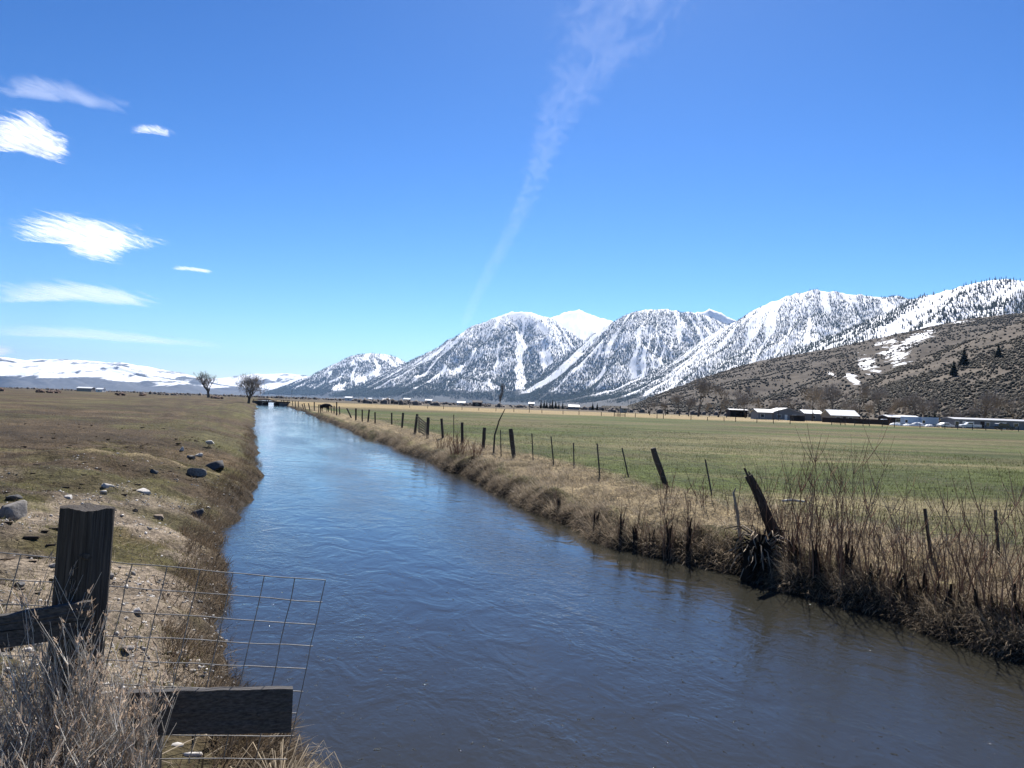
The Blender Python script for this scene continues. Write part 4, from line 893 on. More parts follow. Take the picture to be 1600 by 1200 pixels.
gk = rng.uniform(0, 1, n) < .06+.94*sstep(.44, .60, fbm(x*.8, y*.8, 3, 91)+.34*np.exp(-((x+3.6)/1.3)**2-((y-5.7)/1.3)**2)+.32*np.exp(-((x+2.2)/.7)**2-((y-4.9)/1.6)**2)+.26*np.exp(-(q/.35)**2)*(s < 13)-.1)
x, y = x[gk], y[gk]; P = np.stack([x, y, gz(x, y)], -1); V = []; F = []; off = 0
sz = rng.gamma(1.8, .020, len(P))+.014
for k in range(4):
    tv, tf = rock_mesh(650+k, 1); tv = tv*np.array([1, .8, .55]); v, f = scatter(tv, tf, P[k::4], np.minimum(sz[k::4], .14), rng.uniform(0, 6.28, len(P[k::4]))); V.append(v); F.append(f+off); off += len(v)
tag(link('gravel', mesh_np('gravel', np.vstack(V), np.vstack(F), noise_mat('pale_gravel', (.15, .14, .125), (.58, .55, .51), 2.5, per_island=.6))), 'pale loose stones and pebbles strewn on the left bank', kind='stuff')

n = 1500; s = 7*np.power(45/7, rng.uniform(0, 1, n)); q = rng.uniform(1.5, 14, n); x, y = xy(s, edgeL(s)-q); k = fbm(x*.5, y*.5, 3, 95) > .52; x, y = x[k], y[k]
P = np.stack([x, y, gz(x, y)], -1); tv, tf = rock_mesh(660, 1); v, f = scatter(tv*np.array([1.5, 1, .45]), tf, P, np.minimum(rng.gamma(2.0, .05, len(P))+.03, .32), rng.normal(0, .5, len(P)))
tag(link('dark_clods', mesh_np('dark_clods', v, f, noise_mat('dark_dung', (.022, .015, .010), (.07, .048, .032), 3, per_island=.4))), 'dark clods and cattle dung scattered over the left field', kind='stuff')

# ------------------------------------------------------------------ willows on the right bank
willow_mat = noise_mat('willow_stems', (.15, .080, .052), (.37, .235, .155), 2, per_island=.5); red_willow = noise_mat('red_willow_stems', (.11, .042, .030), (.22, .095, .068), 2, per_island=.3); wet_wood = noise_mat('wet_dark_wood', (.010, .008, .006), (.032, .024, .017), 9, bump=.6); pale_stem = noise_mat('pale_dead_stems', (.23, .18, .13), (.42, .35, .27), 2, per_island=.35)
def willow(u, v, hpx, wpx, n, label, mat=willow_mat, base=True, group=None, name='willow_shrub', stubs=6, thin=1.0, stub_h=.2):
    n = max(7, int(n*.62)); stubs = int(stubs*.6)
    p = GG(u, v); mpp = p.y/FPX; h = hpx*mpp; w = wpx*mpp
    o = empty(name, p, label, 'shrub', group)
    b0 = rng.normal(0, 1, (n, 2))*w*.20; a = np.arctan2(b0[:, 1], b0[:, 0])+rng.normal(0, .5, n)
    L = h*rng.uniform(.28, 1.08, n); out = rng.uniform(.02, .48, n)*np.minimum(1.2, w/h*1.3+.3)
    K = 6; t = np.linspace(0, 1, K)
    P = np.zeros((n, K, 3)); wob = np.cumsum(rng.normal(0, .022, (n, K, 2)), 1)*L[:, None, None]
    P[:, :, 0] = b0[:, :1]+np.cos(a)[:, None]*(out*L)[:, None]*t**1.3+wob[..., 0]; P[:, :, 1] = b0[:, 1:]+np.sin(a)[:, None]*(out*L)[:, None]*t**1.3+wob[..., 1]; P[:, :, 2] = L[:, None]*t-.1
    r0 = rng.uniform(.006, .0125, n)*thin*(.5+.5*L/h); R = r0[:, None]*(1-.75*t)[None]
    v1, f1 = tubes(P, R, 3)
    # side twigs
    m = n*3; pi_ = rng.integers(0, n, m); k_ = rng.integers(2, K-1, m); B = P[pi_, k_]; ta = rng.uniform(0, 6.28, m); tl = L[pi_]*rng.uniform(.12, .42, m)
    d = np.stack([np.cos(ta)*.55, np.sin(ta)*.55, np.full(m, .9)], -1); T = np.stack([B, B+d*tl[:, None]*.5+rng.normal(0, .01, (m, 3)), B+d*tl[:, None]*np.array([.85, .85, 1.05])], 1)
    v2, f2 = tubes(T, np.repeat(r0[pi_][:, None], 3, 1)*np.array([.55, .42, .2]), 3)
    crown = mesh_np('crown', np.vstack([v1, v2]), np.vstack([f1, f2+len(v1)]), mat, smooth=True); link('crown', crown, o)
    if base:
        for k in range(stubs):
            x, y = rng.normal(0, w*.16, 2); hh = h*stub_h*rng.uniform(.5, 1.25)
            zz = H(p.x+x, p.y+y)-p.z
            pts = [(x, y, zz-.35), (x+rng.normal(0, .02), y, zz+hh*.5-.05), (x+rng.normal(0, .04), y+rng.normal(0, .03), zz+hh)]
            MB().tube(pts, [.045, .032, .012], 6).build('dark_stem_base', wet_wood, o, smooth=True)
    return o
G1 = 'small willow clumps rooted at the waterline'
for u, v, h, w, n in [(872, 801, 52, 16, 12), (930, 822, 50, 14, 10), (970, 840, 82, 18, 18), (996, 852, 88, 16, 16), (1046, 866, 118, 20, 22), (1075, 872, 130, 18, 22), (1018, 856, 60, 16, 10)]:
    willow(u, v, h, w, n, 'small leafless willow clump with black wet base at the waterline', group=G1, stubs=6, stub_h=.40)
for u, v, h, w, n, lab in [(1196, 872, 175, 80, 56, 'leafless willow shrub growing through the broken dead stump'), (1240, 880, 180, 40, 40, 'dense upright willow shrub just right of the dead stump'), (1275, 890, 205, 46, 46, 'tall willow shrub with branching tips beside the upright one'), (1318, 902, 215, 60, 50, 'tallest reddish willow shrub on the right bank'),
                           (1362, 915, 150, 44, 28, 'low willow shrub after the tallest one'), (1405, 930, 185, 54, 36, 'open willow shrub before the leaning steel fence post'), (1450, 938, 150, 44, 28, 'bushy low willow beside the leaning steel fence post'), (1495, 950, 205, 60, 36, 'wide fan-shaped willow shrub on the near bank'), (1545, 962, 190, 54, 34, 'willow shrub before the last steel fence post'), (1600, 985, 240, 70, 40, 'large willow shrub at the widest part of the near bank')]:
    willow(u, v, h, w, n, lab, stubs=9, thin=1.1)
for u, v, h, w, n, lab in [(1262, 835, 110, 50, 22, 'thin pale-stemmed shrub behind the upright willow near the stump'), (1335, 850, 115, 50, 20, 'thin pale-stemmed shrub behind the tallest reddish willow'), (1425, 885, 110, 54, 20, 'thin pale-stemmed shrub left of the leaning steel fence post'), (1520, 905, 120, 60, 22, 'thin pale-stemmed shrub left of the last steel fence post'), (1480, 900, 95, 40, 14, 'sparse pale-stemmed shrub right of the leaning steel fence post')]:
    willow(u, v, h, w, n, lab, pale_stem, False, 'pale shrubs on top of the right bank', 'dead_shrub')
for u, v, h, w, n, lab in [(716, 708, 36, 34, 90, 'thicket of red willow shoots under the fence posts'), (742, 714, 32, 26, 60, 'right end clump of the red willow shoots'), (693, 698, 26, 24, 45, 'left end clump of the red willow shoots')]:
    willow(u, v, h, w, n, lab, red_willow, False, name='red_willow_shrub', thin=1.2)
for u, v, h, w, n, lab in [(1040, 775, 60, 20, 14, 'small brown shrub at the foot of the leaning thick wooden fence post'), (1100, 790, 50, 30, 14, 'small brown shrub beside the thin steel post before the stump'), (1150, 800, 70, 30, 14, 'small brown shrub just left of the broken stump')]:
    willow(u, v, h, w, n, lab, willow_mat, False, 'brown shrubs on the straw bank', 'dead_shrub')
# broken stump with its root mass
sp = GG(1188, 896); mpp = sp.y/FPX
so = empty('dead_stump', sp, 'broken dead tree stump with black root mass at the water edge', 'stump')
def lumpy_tube(pts, rr, seed, sides=16, amp=.25, K=14):
    pts = np.array([list(p) for p in pts]); t = np.linspace(0, 1, len(pts)); tt = np.linspace(0, 1, K)
    P = np.stack([np.interp(tt, t, pts[:, i]) for i in range(3)], -1); R = np.interp(tt, t, rr)
    v, f = tubes(P[None], R[None], sides); V = v.reshape(K, sides, 3); a = np.arange(sides)
    nz = fbm(a[None]*1.0+seed, tt[:, None]*3+0*a[None], 3, seed)-.5+.6*(vnoise(a[None]*1.3+0*tt[:, None], seed+0*a[None]+0*tt[:, None], seed)-.5)
    V = P[:, None]+(V-P[:, None])*(1+amp*2*nz)[..., None]
    f = list(f); f.append(np.arange((K-1)*sides, K*sides)); return V.reshape(-1, 3), f
mb = MB(); mb.add(*lumpy_tube([Vector((0, .1, -.6)), Vector((0, .05, -.1)), Vector((-.02, .05, .40)), Vector((.03, .1, .66))], [.24, .23, .17, .06], 5, 30, .8, 26)); mb.build('root_mass', wet_wood, so)
tb = AT(1203, 815, sp.y+.25)-sp; tt_ = AT(1166, 733, sp.y+.35)-sp
mb = MB(); td = (tt_-tb); mb.add(*lumpy_tube([tb-td*.35, tb, tb+td*.5, tb+td*.88], [.12, .095, .075, .06], 9, 22, .5, 24)); mb.add(*lumpy_tube([tb+td*.7+Vector((-.02, 0, 0)), tb+td*1.02+Vector((-.03, 0, 0))], [.04, .012], 12, 8, .4, 8)); mb.add(*lumpy_tube([tb+td*.75+Vector((.03, .02, 0)), tb+td*.96+Vector((.03, .02, 0))], [.032, .01], 13, 8, .4, 8)); mb.build('trunk', noise_mat('dead_bark', (.028, .020, .016), (.10, .074, .058), 9, bump=.7, stretch=(1, 1, .25)), so)
for k in range(90):
    a = random.uniform(0, 6.28); p0 = Vector((.17*cos(a), .1+.17*sin(a), random.uniform(.15, .7))); d = Vector((cos(a)*.9, sin(a)*.9-.3, random.uniform(-.7, .9))).normalized()
    L0 = random.uniform(.25, .7); MB().tube([p0, p0+d*L0*.35+Vector((0, 0, .05)), p0+d*L0*.7+Vector((random.uniform(-.08, .08), 0, -.10)), p0+d*L0*.85+Vector((0, 0, -.35*random.random()))], [.016, .012, .009, .004], 4).build('root', pale_stem if k % 2 else wet_wood, so, smooth=True)
p = GG(1158, 845); stick('dead_branch', [p-Vector((0, 0, .1)), AT(1152, 800, p.y), AT(1146, 770, p.y), AT(1150, 762, p.y)], [.035, .03, .022, .008], 'bleached forked dead branch left of the stump', 'branch', pale_stem)
a = GG(1420, 962); c = GG(1606, 1022); stick('driftwood_branch', [(a.x, a.y, -.72), ((a.x*2+c.x)/3, (a.y*2+c.y)/3, -.70), ((a.x+2*c.x)/3, (a.y+2*c.y)/3, -.73), (c.x, c.y, -.70)], [.012, .022, .026, .03], 'long pale drift branch caught at the right waterline', 'branch', pale_stem)
p = GG(1238, 787); MB; stick('fallen_stick', [p+Vector((-.25, 0, .06)), p+Vector((0, .05, .08)), p+Vector((.3, .0, .06))], [.03, .035, .025], 'short white stick lying on the pasture behind the willows', 'branch', rock_pale)

# ------------------------------------------------------------------ foreground: post, boards, wire panel
old_wood = noise_mat('old_grey_timber', (.016, .014, .013), (.125, .108, .094), 5, bump=1.0, stretch=(20, 20, .7), detail=9, bdist=.012, spec=.15)
old_board = noise_mat('old_grey_board', (.030, .029, .031), (.125, .118, .115), 5, bump=1.0, stretch=(.7, 22, 26), detail=9, bdist=.008, spec=.15)
pt = AT(137, 792, 3.07); pb = AT(116, 1062, 3.07); ax = (pt-pb).normalized()
po = empty('gate_post', (pb.x, pb.y, H(pb.x, pb.y)), 'thick square weathered timber post with a knot', 'post')
def grained_post(w, d, L, K=60, sd=3):
    """square timber with rounded arrises, checks and a worn top"""
    prof = []; nside = 14
    for k in range(4):
        cx, cy = [(1, -1), (1, 1), (-1, 1), (-1, -1)][k]; nx_, ny_ = [(1, 1), (-1, 1), (-1, -1), (1, -1)][k]
        x0, y0 = cx*w/2, cy*d/2; x1, y1 = [(w/2, d/2), (-w/2, d/2), (-w/2, -d/2), (w/2, -d/2)][k]
        for j in range(nside): prof.append((x0+(x1-x0)*(j+.0)/nside, y0+(y1-y0)*j/nside))
    prof = np.array(prof); n = len(prof); rr = np.linalg.norm(prof, axis=1); mx = np.hypot(w, d)/2
    prof = prof*(1-.10*sstep(.86*mx, mx, rr))[:, None]
    z = np.linspace(0, L, K); a = np.arange(n)
    V = np.zeros((K, n, 3)); g = (fbm(a*.9+0*z[:, None], z[:, None]*2.2+0*a, 4, sd)-.5)*.005+(vnoise(a*.45+0*z[:, None], z[:, None]*1.2+0*a, sd+1)-.5)*.003-.007*np.isin(a, [3, 9, 17, 25, 31, 38, 47, 52])[None]*sstep(.35, .6, vnoise(a*3.1+0*z[:, None], z[:, None]*3.0+0*a, sd+2))
    sc = 1+g/(w/2); V[..., 0] = prof[None, :, 0]*sc; V[..., 1] = prof[None, :, 1]*sc; V[..., 2] = z[:, None]
    V[-1, :, 2] += (vnoise(a*.25, a*0, 5)-.5)*.012
    ii = np.arange(K*n).reshape(K, n); F = [tuple(q) for q in np.stack([ii[:-1], np.roll(ii, -1, 1)[:-1], np.roll(ii, -1, 1)[1:], ii[1:]], -1).reshape(-1, 4)]
    c = len(ii.ravel()); V = np.vstack([V.reshape(-1, 3), [[0, 0, L-.006]]]); F += [(ii[-1, j], ii[-1, (j+1) % n], c) for j in range(n)]
    return V, F
L0 = (pt-pb).length+.45; V, F = grained_post(.160, .150, L0)
mb = MB(); mb.add(V, [np.array(f) for f in F]); tim = mb.build('timber', old_wood, po, smooth=False)
rm = (ax.to_track_quat('Z', 'Y').to_matrix() @ Matrix.Rotation(rad(90+0), 3, 'Z')).to_4x4()
xa = Vector((cos(rad(-17)), sin(rad(-17)), 0)); ya = ax.cross(xa).normalized(); xa = ya.cross(ax).normalized()
rm = Matrix((xa, ya, ax)).transposed().to_4x4(); rm.translation = (pt-ax*L0)-po.location
tim.matrix_local = rm
kc = AT(133, 868, 2.985)-po.location; kb = MB(); V_, F_ = rock_mesh(71, 2); kb.add(V_*np.array([.085, .03, .035]), [np.array(f) for f in F_]); kb.build('knot', old_wood, po, loc=kc)
def board_px(name, corners, depths, thick, label, mat=old_board, cuts=()):
    """corners TL TR BR BL in pixels of the front face"""
    C = [AT(u, v, d) for (u, v), d in zip(corners, depths)]; o0 = (C[2]+C[3])/2
    o = empty(name, o0, label, 'board'); tl, tr, br, bl = [c-o0 for c in C]
    nrm = (tr-tl).cross(bl-tl).normalized(); nrm = nrm if nrm.y > 0 else -nrm
    K, M = 40, 10; V = []
    for sd in (0, 1):
        for i in range(M+1):
            for j in range(K+1):
                a, b = j/K, i/M; p = (bl*(1-a)+br*a)*(1-b)+(tl*(1-a)+tr*a)*b
                g = (float(vnoise(np.array([a*3.0]), np.array([b*14.0]), 77)[0])-.5)*.006
                e = (float(vnoise(np.array([a*9.0+sd*0]), np.array([i*3.3]), 79)[0])-.5)*.006 if i in (0, M) else 0
                V.append(p+nrm*(thick*sd+(g if sd == 0 else -g))+Vector((0, 0, e)))
    ii = np.arange(2*(M+1)*(K+1)).reshape(2, M+1, K+1); F = []
    for sd in (0, 1):
        q = ii[sd]; f = np.stack([q[:-1, :-1], q[:-1, 1:], q[1:, 1:], q[1:, :-1]], -1).reshape(-1, 4); F += [tuple(x) for x in (f if sd == 0 else f[:, ::-1])]
    for i in (0, M): F += [(ii[0, i, j], ii[0, i, j+1], ii[1, i, j+1], ii[1, i, j])[::(1 if i else -1)] for j in range(K)]
    for j in (0, K): F += [(ii[0, i, j], ii[0, i+1, j], ii[1, i+1, j], ii[1, i, j])[::(-1 if j else 1)] for i in range(M)]
    mb = MB(); mb.add(np.array([list(v) for v in V]), [np.array(f) for f in F]); mb.build('plank', mat, o); return o, (tl, tr, br, bl)
# the sloping board is split lengthwise: two strips with a crack between
b1, q = board_px('sloping_board', [(-90, 978), (144, 940), (145, 966), (-90, 1000)], [2.72, 2.93, 2.93, 2.72], .04, 'split dark board sloping up to the weathered post')
tl, tr, br, bl = q
C = [AT(-90, 1001.5, 2.722), AT(140, 968, 2.932), AT(138, 994, 2.932), AT(-90, 1026, 2.722)]
mb = MB(); nrm = (tr-tl).cross(bl-tl).normalized(); nrm = nrm if nrm.y > 0 else -nrm
mb.prism([c-b1.location for c in C], (0, 0, 0), nrm*.036); mb.build('lower_strip', old_board, b1)
for (u, v) in ((120, 953), (128, 984)):
    c = AT(u, v, 2.905)-b1.location; MB().tube([c, c+Vector((0, .03, 0))], [.006, .006], 8).build('nail', steel, b1)
b2, _ = board_px('straight_board', [(196, 1082), (458, 1077), (455, 1145), (200, 1149)], [3.13, 3.34, 3.34, 3.13], .045, 'straight dark plank fixed low across the wire panel')
c = AT(404, 1116, 3.29)-b2.location; kb = MB(); kb.add(V_*np.array([.03, .016, .03]), [np.array(f) for f in F_]); kb.build('knot', old_board, b2, loc=c)
for u in (232,):
    t_ = AT(u, 1100, 3.29+(.0 if u < 300 else .13)); p = Vector((t_.x, t_.y+.02, H(t_.x, t_.y)-.1))
    tag(MB().box((0, 0, (t_.z-p.z)/2), (.09, .08, t_.z-p.z)).build('short_post', old_wood, loc=p, bevel=.008), 'short dark post holding up the left part of the straight plank', 'post')
# welded wire panel
wA, wB, wD = AT(33, 866, 3.10), AT(508, 907, 3.56), AT(460, 1130, 3.50)
gal = noise_mat('rusty_galvanised_wire', (.10, .085, .075), (.30, .29, .28), 9, rough=.45, spec=.6)
wp = empty('wire_panel', (wA.x, wA.y, H(wA.x, wA.y)), 'welded wire mesh panel standing behind the weathered post', 'wire panel')
col = (wB-wA)/9.0; dn = (wD-wB)/6.45; org = wA-wp.location
for k in range(-2, 10):
    n0 = 8.0 if k < 9 else 7.6
    pts = [org+col*k+dn*j+Vector((0, random.uniform(-.004, .004), 0))+col*random.uniform(-.02, .02) for j in np.linspace(0, n0, 9)]
    MB().tube(pts, [.0023]*9, 6).build('wire', gal, wp, smooth=True)
for j in range(9):
    pts = [org+col*k+dn*(j+.03*random.uniform(-1, 1))+Vector((0, -.004, 0)) for k in np.linspace(-2.4, 9.02+(.05 if j % 2 else 0), 14)]
    MB().tube(pts, [.0023]*14, 6).build('wire', gal, wp, smooth=True)

# ------------------------------------------------------------------ foreground brush
sage_stem = thin(noise_mat('pale_grey_dead_stems', (.42, .39, .35), (.84, .80, .74), 4, per_island=.45), .4); sage_head = thin(noise_mat('tan_seed_heads', (.26, .19, .14), (.55, .43, .33), 5, per_island=.4), .45); sage_green = noise_mat('dull_sage_leaves', (.10, .10, .07), (.24, .23, .165), 5, per_island=.3)
def rabbitbrush(x, y, r, h, n, label, lean=(0, 0), heads=1.0, z=None, name='rabbitbrush'):
    zz = H(x, y) if z is None else z; o = empty(name, (x, y, zz), label, 'shrub')
    a = rng.uniform(0, 6.28, n); b0 = np.stack([np.cos(a), np.sin(a)], -1)*(rng.uniform(0, 1, n)**.7*r*.35)[:, None]
    out = rng.uniform(.05, 1.0, n)*r*.75; L = h*rng.uniform(.45, 1.05, n)*(1-.25*(out/r)**2); K = 6; t = np.linspace(0, 1, K)
    P = np.zeros((n, K, 3)); wob = np.cumsum(rng.normal(0, .018, (n, K, 2)), 1)
    for i in (0, 1): P[:, :, i] = b0[:, i:i+1]+(np.cos(a) if i == 0 else np.sin(a))[:, None]*out[:, None]*t**1.2+wob[..., i]+lean[i]*L[:, None]*t**1.5
    P[:, :, 2] = L[:, None]*t**.9-.04
    R = rng.uniform(.0013, .0034, n)[:, None]*(1.25-.8*t)[None]; v1, f1 = tubes(P, R, 3)
    m = n*4; pi_ = rng.integers(0, n, m); k_ = rng.integers(2, K, m); B = P[pi_, k_]; ta = rng.uniform(0, 6.28, m); tl = rng.uniform(.05, .16, m)*h/.75
    d = np.stack([np.cos(ta)*.45+lean[0]*.5, np.sin(ta)*.45+lean[1]*.5, np.full(m, .9)], -1); T = np.stack([B, B+d*tl[:, None]*.5, B+d*tl[:, None]], 1)
    v2, f2 = tubes(T, np.full((m, 3), .0014)*np.array([1, .8, .5]), 3)
    link('stems', mesh_np('stems', np.vstack([v1, v2]), np.vstack([f1, f2+len(v1)]), sage_stem), o)
    # plumes of seed heads at the tips
    hN = int(m*heads); ti = rng.integers(0, m, hN); q = 5
    base = T[ti, 2]-(T[ti, 2]-T[ti, 0])*rng.uniform(0, .8, hN)[:, None]
    base = np.repeat(base, q, 0)+rng.normal(0, .006, (hN*q, 3)); dd = np.repeat(d[ti], q, 0)+rng.normal(0, .45, (hN*q, 3)); ll = rng.uniform(.008, .024, hN*q)
    Pq = np.stack([base, base+dd*ll[:, None]*.5, base+dd*ll[:, None]], 1); W = np.outer(rng.uniform(.003, .0062, hN*q), [.5, 1, .2])
    v, f = ribbons(Pq, W); half = len(f)//3
    link('seed_heads', mesh_np('seed_heads', v, f, sage_head), o)
    return o
rabbitbrush(-1.95, 2.62, .62, .78, 1200, 'large pale dead brush filling the corner below the sloping board', heads=.8)
rabbitbrush(-1.60, 2.58, .36, .66, 850, 'pale grey twiggy brush in front of the weathered post', heads=.8)
rabbitbrush(-1.53, 2.86, .22, 1.0, 200, 'tall tan-headed brush leaning against the foot of the post', lean=(-.16, 0), heads=1.2)
rabbitbrush(-1.44, 2.90, .16, .82, 200, 'feathery brush between the post and the straight plank', heads=1.2)
rabbitbrush(-1.12, 2.74, .24, .45, 300, 'low tan brush under the left part of the straight plank', heads=1.3)
rabbitbrush(-.87, 2.84, .22, .50, 260, 'low tan brush under the right part of the straight plank', heads=1.3)
rabbitbrush(-2.25, 3.05, .4, .55, 200, 'small pale brush below the left end of the sloping board', heads=.8)
# crooked dead wood at the foot of the brush
for k, (x, y) in enumerate([(-1.9, 2.45), (-1.75, 2.5), (-1.62, 2.42), (-1.45, 2.5), (-1.2, 2.55)]):
    a = random.uniform(0, 6.28); z0 = H(x, y); pts = [Vector((x, y, z0-.02))]
    for j in range(6): a += random.uniform(-.7, .7); pts.append(pts[-1]+Vector((cos(a)*.09, sin(a)*.09, [.16, .12, .08, .03, -.02, -.03][j])))
    stick('dead_branch', pts, [.016, .015, .013, .011, .009, .007, .004], ['crooked grey dead stem at the corner of the brush', 'curled pale dead stem in the large brush', 'bent dead stem in front of the large brush', 'twisted dead stem below the weathered post', 'bare dead stem left of the straight plank'][k], 'branch', sage_stem)
# grass clump hanging over the water at the plank's end
gx, gy = AT(462, 1150, 3.45).x, 3.45; n = 1500; a = rng.uniform(0, 6.28, n); P = np.stack([gx+rng.normal(0, .10, n), gy+rng.normal(0, .10, n), np.zeros(n)], -1); P[:, 2] = gz(P[:, 0], P[:, 1])
zt = AT(462, 1150, 3.45).z
tc = empty('grass_tussock', (gx, gy, H(gx, gy)), 'shaggy dry grass tussock hanging over the water at the plank end', 'grass clump')
base = np.array([gx-.06, gy, max(H(gx-.06, gy), zt-.42)]); d = np.stack([np.cos(a), np.sin(a), np.zeros(n)], -1); L = rng.uniform(.12, .40, n)
P0 = base+d*rng.uniform(0, .12, n)[:, None]+np.array([0, 0, 1])*rng.uniform(-.2, .22, n)[:, None]; mid = P0+d*(L*.4)[:, None]+np.array([0, 0, 1])*(L*rng.uniform(-.1, .45, n))[:, None]; tip = mid+d*(L*.35)[:, None]-np.array([0, 0, 1])*(L*rng.uniform(.1, .8, n))[:, None]
v, f = ribbons(np.stack([P0, mid, tip], 1)-np.array(tc.location), np.outer(rng.uniform(.003, .006, n), [1, .8, .15])); link('blades', mesh_np('blades', v, f, straw_mat), tc)
mb = MB(); mb.add(*lumpy_tube([(-.1, 0, -.9), (-.08, 0, -.3), (-.07, 0, .05), (-.07, 0, .16)], [.34, .26, .18, .08], 15, 16, .3)); mb.build('root_clod', wet_wood, tc)

# ------------------------------------------------------------------ clouds: thin high sheets and two small cumulus scraps
def cloud(name, outline, alt, thick, label, dens, nscale, stretch=(1, 1), seed=0, lo=.40, hi=.62, soft=1.0, strip=False):
    """outline: pixel polygon of the visible cloud; laid on a level sheet at its own height"""
    spine = None
    if strip:
        sp_ = np.array(outline, float); k_ = np.linspace(0, len(sp_)-1, 60); sp_ = np.stack([np.interp(k_, np.arange(len(sp_)), sp_[:, i]) for i in range(3)], -1)
        spine = [[G(u+w*f, v+w*f*.25, alt) for f in np.linspace(-1, 1, 13)] for u, v, w in sp_]; outline = sp_[:, :2]
    pts = [G(u, v, alt) for u, v in outline]; c = sum(pts, Vector())/len(pts); c.z = alt
    pl = np.array([[p.x-c.x, p.y-c.y] for p in pts])
    # closed lens: rings shrinking towards the outline's spine, bulged up and down
    nP = 72; seg = np.linalg.norm(np.roll(pl, -1, 0)-pl, axis=1); cs = np.concatenate([[0], np.cumsum(seg)]); tt = np.linspace(0, cs[-1], nP, endpoint=False)
    ring = np.stack([np.interp(tt, cs, np.append(pl[:, i], pl[0, i])) for i in (0, 1)], -1)
    nR = 14; V = []; F = []; D = []
    for sd in (1, -1):
        for k in range(nR+1):
            f = 1-k/nR; z = sd*thick*(1-f**2)*.5
            rr = ring*f; nzv = (fbm(rr[:, 0]/(thick*2.5)+seed, rr[:, 1]/(thick*2.5), 4, seed+sd)-.5)*thick*.9*(1-f**2)
            V.append(np.stack([rr[:, 0], rr[:, 1], z+nzv*(sd > 0)], -1)); D.append(np.full(nP, 1-f))
    V = np.vstack(V); D = np.concatenate(D)
    for sd in (0, 1):
        for k in range(nR):
            b0 = (sd*(nR+1)+k)*nP; q = np.arange(nP); f = np.stack([b0+q, b0+(q+1) % nP, b0+nP+(q+1) % nP, b0+nP+q], -1); F.append(f if sd == 0 else f[:, ::-1])
    if strip:
        V = []; D = []; F = []; nr_, nc_ = len(spine), 13
        for sd in (1, -1):
            for i_, row in enumerate(spine):
                for j_, p in enumerate(row):
                    e = (1-abs(j_-6)/6)*min(1, min(i_, nr_-1-i_)/6); V.append((p.x-c.x, p.y-c.y, sd*thick*.5*e)); D.append(e)
            ii = np.arange(nr_*nc_).reshape(nr_, nc_)+(0 if sd > 0 else nr_*nc_); f = np.stack([ii[:-1, :-1], ii[:-1, 1:], ii[1:, 1:], ii[1:, :-1]], -1).reshape(-1, 4); F.append(f if sd > 0 else f[:, ::-1])
        V = np.array(V); D = np.array(D)
    m, N, L, b = new_mat(name+'_vapour'); N.remove(b)
    at = N.new('ShaderNodeAttribute'); at.attribute_name = 'core'
    tc_ = N.new('ShaderNodeTexCoord'); mp = N.new('ShaderNodeMapping'); mp.inputs['Scale'].default_value = (stretch[0], stretch[1], .3); L.new(tc_.outputs['Object'], mp.inputs['Vector'])
    nz = N.new('ShaderNodeTexNoise'); nz.inputs['Scale'].default_value = nscale; nz.inputs['Detail'].default_value = 9; nz.inputs['Roughness'].default_value = .62; nz.inputs['Distortion'].default_value = 1.6; L.new(mp.outputs[0], nz.inputs['Vector'])
    e1 = N.new('ShaderNodeMapRange'); e1.interpolation_type = 'SMOOTHSTEP'; e1.inputs[1].default_value = 0; e1.inputs[2].default_value = .8*soft; e1.inputs[3].default_value = -.34; e1.inputs[4].default_value = .10; L.new(at.outputs['Fac'], e1.inputs[0])
    ad = N.new('ShaderNodeMath'); ad.operation = 'ADD'; L.new(nz.outputs[0], ad.inputs[0]); L.new(e1.outputs[0], ad.inputs[1])
    e2 = N.new('ShaderNodeMapRange'); e2.interpolation_type = 'SMOOTHSTEP'; e2.inputs[1].default_value = lo; e2.inputs[2].default_value = hi; e2.inputs[3].default_value = 0; e2.inputs[4].default_value = dens; L.new(ad.outputs[0], e2.inputs[0])
    # fades out fully at the rim
    e3 = N.new('ShaderNodeMapRange'); e3.interpolation_type = 'SMOOTHSTEP'; e3.inputs[1].default_value = 0; e3.inputs[2].default_value = .9 if strip else .32; L.new(at.outputs['Fac'], e3.inputs[0])
    mu = N.new('ShaderNodeMath'); mu.operation = 'MULTIPLY'; L.new(e2.outputs[0], mu.inputs[0]); L.new(e3.outputs[0], mu.inputs[1])
    tl_ = N.new('ShaderNodeBsdfTranslucent'); tl_.inputs[0].default_value = (.97, .97, .97, 1); df = N.new('ShaderNodeBsdfDiffuse'); df.inputs[0].default_value = (.97, .97, .97, 1)
    ms = N.new('ShaderNodeMixShader'); ms.inputs[0].default_value = .25; L.new(tl_.outputs[0], ms.inputs[1]); L.new(df.outputs[0], ms.inputs[2])
    tr = N.new('ShaderNodeBsdfTransparent'); mx = N.new('ShaderNodeMixShader'); L.new(mu.outputs[0], mx.inputs[0]); L.new(tr.outputs[0], mx.inputs[1]); L.new(ms.outputs[0], mx.inputs[2]); L.new(mx.outputs[0], N['Material Output'].inputs['Surface'])
    me = mesh_np(name, V, np.vstack(F), m, smooth=True); a_ = me.attributes.new('core', 'FLOAT', 'POINT'); a_.data.foreach_set('value', D.astype(np.float32))
    return tag(link(name, me, loc=c), label, 'cloud')
cloud('cloud', [(-80, 172), (10, 158), (50, 156), (82, 182), (118, 208), (142, 234), (134, 266), (98, 264), (66, 250), (30, 240), (-20, 238), (-90, 235)], 3300, 160, 'bright white cloud scrap tapering to a blunt lower end', .8, .0046, (1, .3), 3, .30, .74)
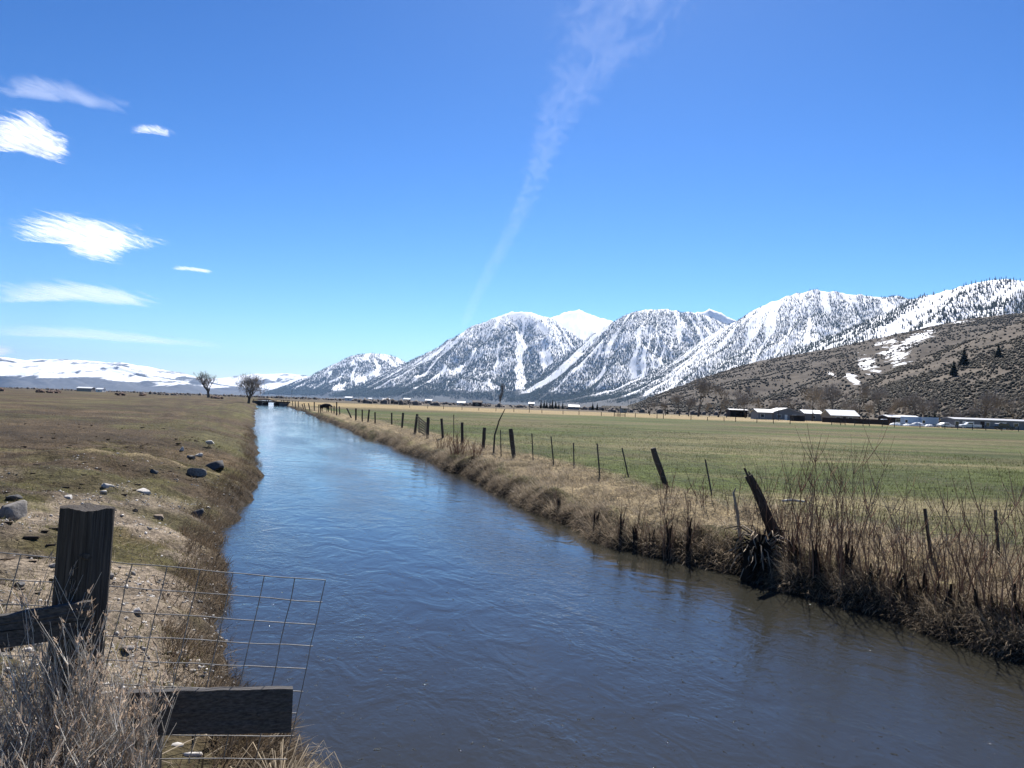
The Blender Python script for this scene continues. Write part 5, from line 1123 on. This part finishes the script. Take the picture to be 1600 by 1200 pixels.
cloud('cloud', [(-30, 322), (30, 308), (100, 314), (160, 326), (225, 340), (305, 384), (250, 396), (225, 404), (205, 424), (155, 418), (105, 402), (80, 382), (30, 376), (-40, 370)], 3000, 160, 'white feathered cloud with long pointed tip and lower lobe', .8, .0034, (1, .22), 7, .30, .74)
cloud('cloud', [(-80, 95), (40, 98), (110, 115), (180, 145), (245, 170), (235, 190), (180, 182), (110, 165), (30, 160), (-80, 150)], 5200, 60, 'faint arched veil of cloud above the bright scrap', .13, .0018, (1, .35), 11, .30, .72)
cloud('cloud', [(188, 196), (215, 188), (250, 192), (290, 208), (285, 218), (245, 211), (215, 208), (192, 210)], 4200, 50, 'small thin curled cloud streak on its own', .36, .008, (1, .25), 17, .30, .70)
cloud('cloud', [(-80, 428), (60, 424), (160, 434), (240, 452), (298, 472), (285, 488), (200, 482), (100, 474), (-80, 478)], 4200, 90, 'broad flat translucent cloud band low over the left field', .38, .0012, (1, .12), 23, .26, .72)
cloud('cloud', [(-120, 492), (60, 500), (220, 516), (420, 540), (415, 550), (230, 540), (60, 528), (-120, 522)], 4200, 80, 'long thin cloud streak lying just over the far snow range', .26, .0006, (1, .08), 29, .26, .72)
cloud('cloud', [(-120, 524), (0, 527), (56, 542), (40, 556), (-20, 562), (-120, 562)], 3000, 120, 'white cloud end touching the skyline of the far snow range', .8, .0006, (1, .25), 31, .32, .58)
cloud('cloud', [(255, 412), (300, 415), (350, 424), (345, 430), (300, 425), (255, 420)], 4200, 40, 'tiny faint cloud streak between the broad band and the feathered cloud', .4, .0012, (1, .25), 37, .34, .60)
cloud('contrail_cloud', [(712, 545, 16), (728, 500, 18), (748, 455, 20), (775, 405, 24), (805, 350, 28), (832, 290, 34), (850, 235, 44), (872, 180, 66), (905, 120, 95), (950, 50, 150), (1000, -40, 200), (1040, -140, 240)], 6500, 60, 'faint diffused vapour trail rising from the snow peaks', .038, .0016, (1.3, .6), 41, .38, .76, 1.0, True)


# ------------------------------------------------------------------ haze: the air of the valley
hz = MB(); hz.box((0, 16000, 1050), (70000, 56000, 2106))
m, N, L, b = new_mat('valley_air'); N.remove(b)
pv_ = N.new('ShaderNodeVolumePrincipled'); pv_.inputs['Color'].default_value = (.34, .58, 1.0, 1); pv_.inputs['Density'].default_value = 2.0e-5; pv_.inputs['Anisotropy'].default_value = .15
L.new(pv_.outputs[0], N['Material Output'].inputs['Volume'])
tag(hz.build('haze', m), 'thin blue haze filling the valley', kind='stuff')
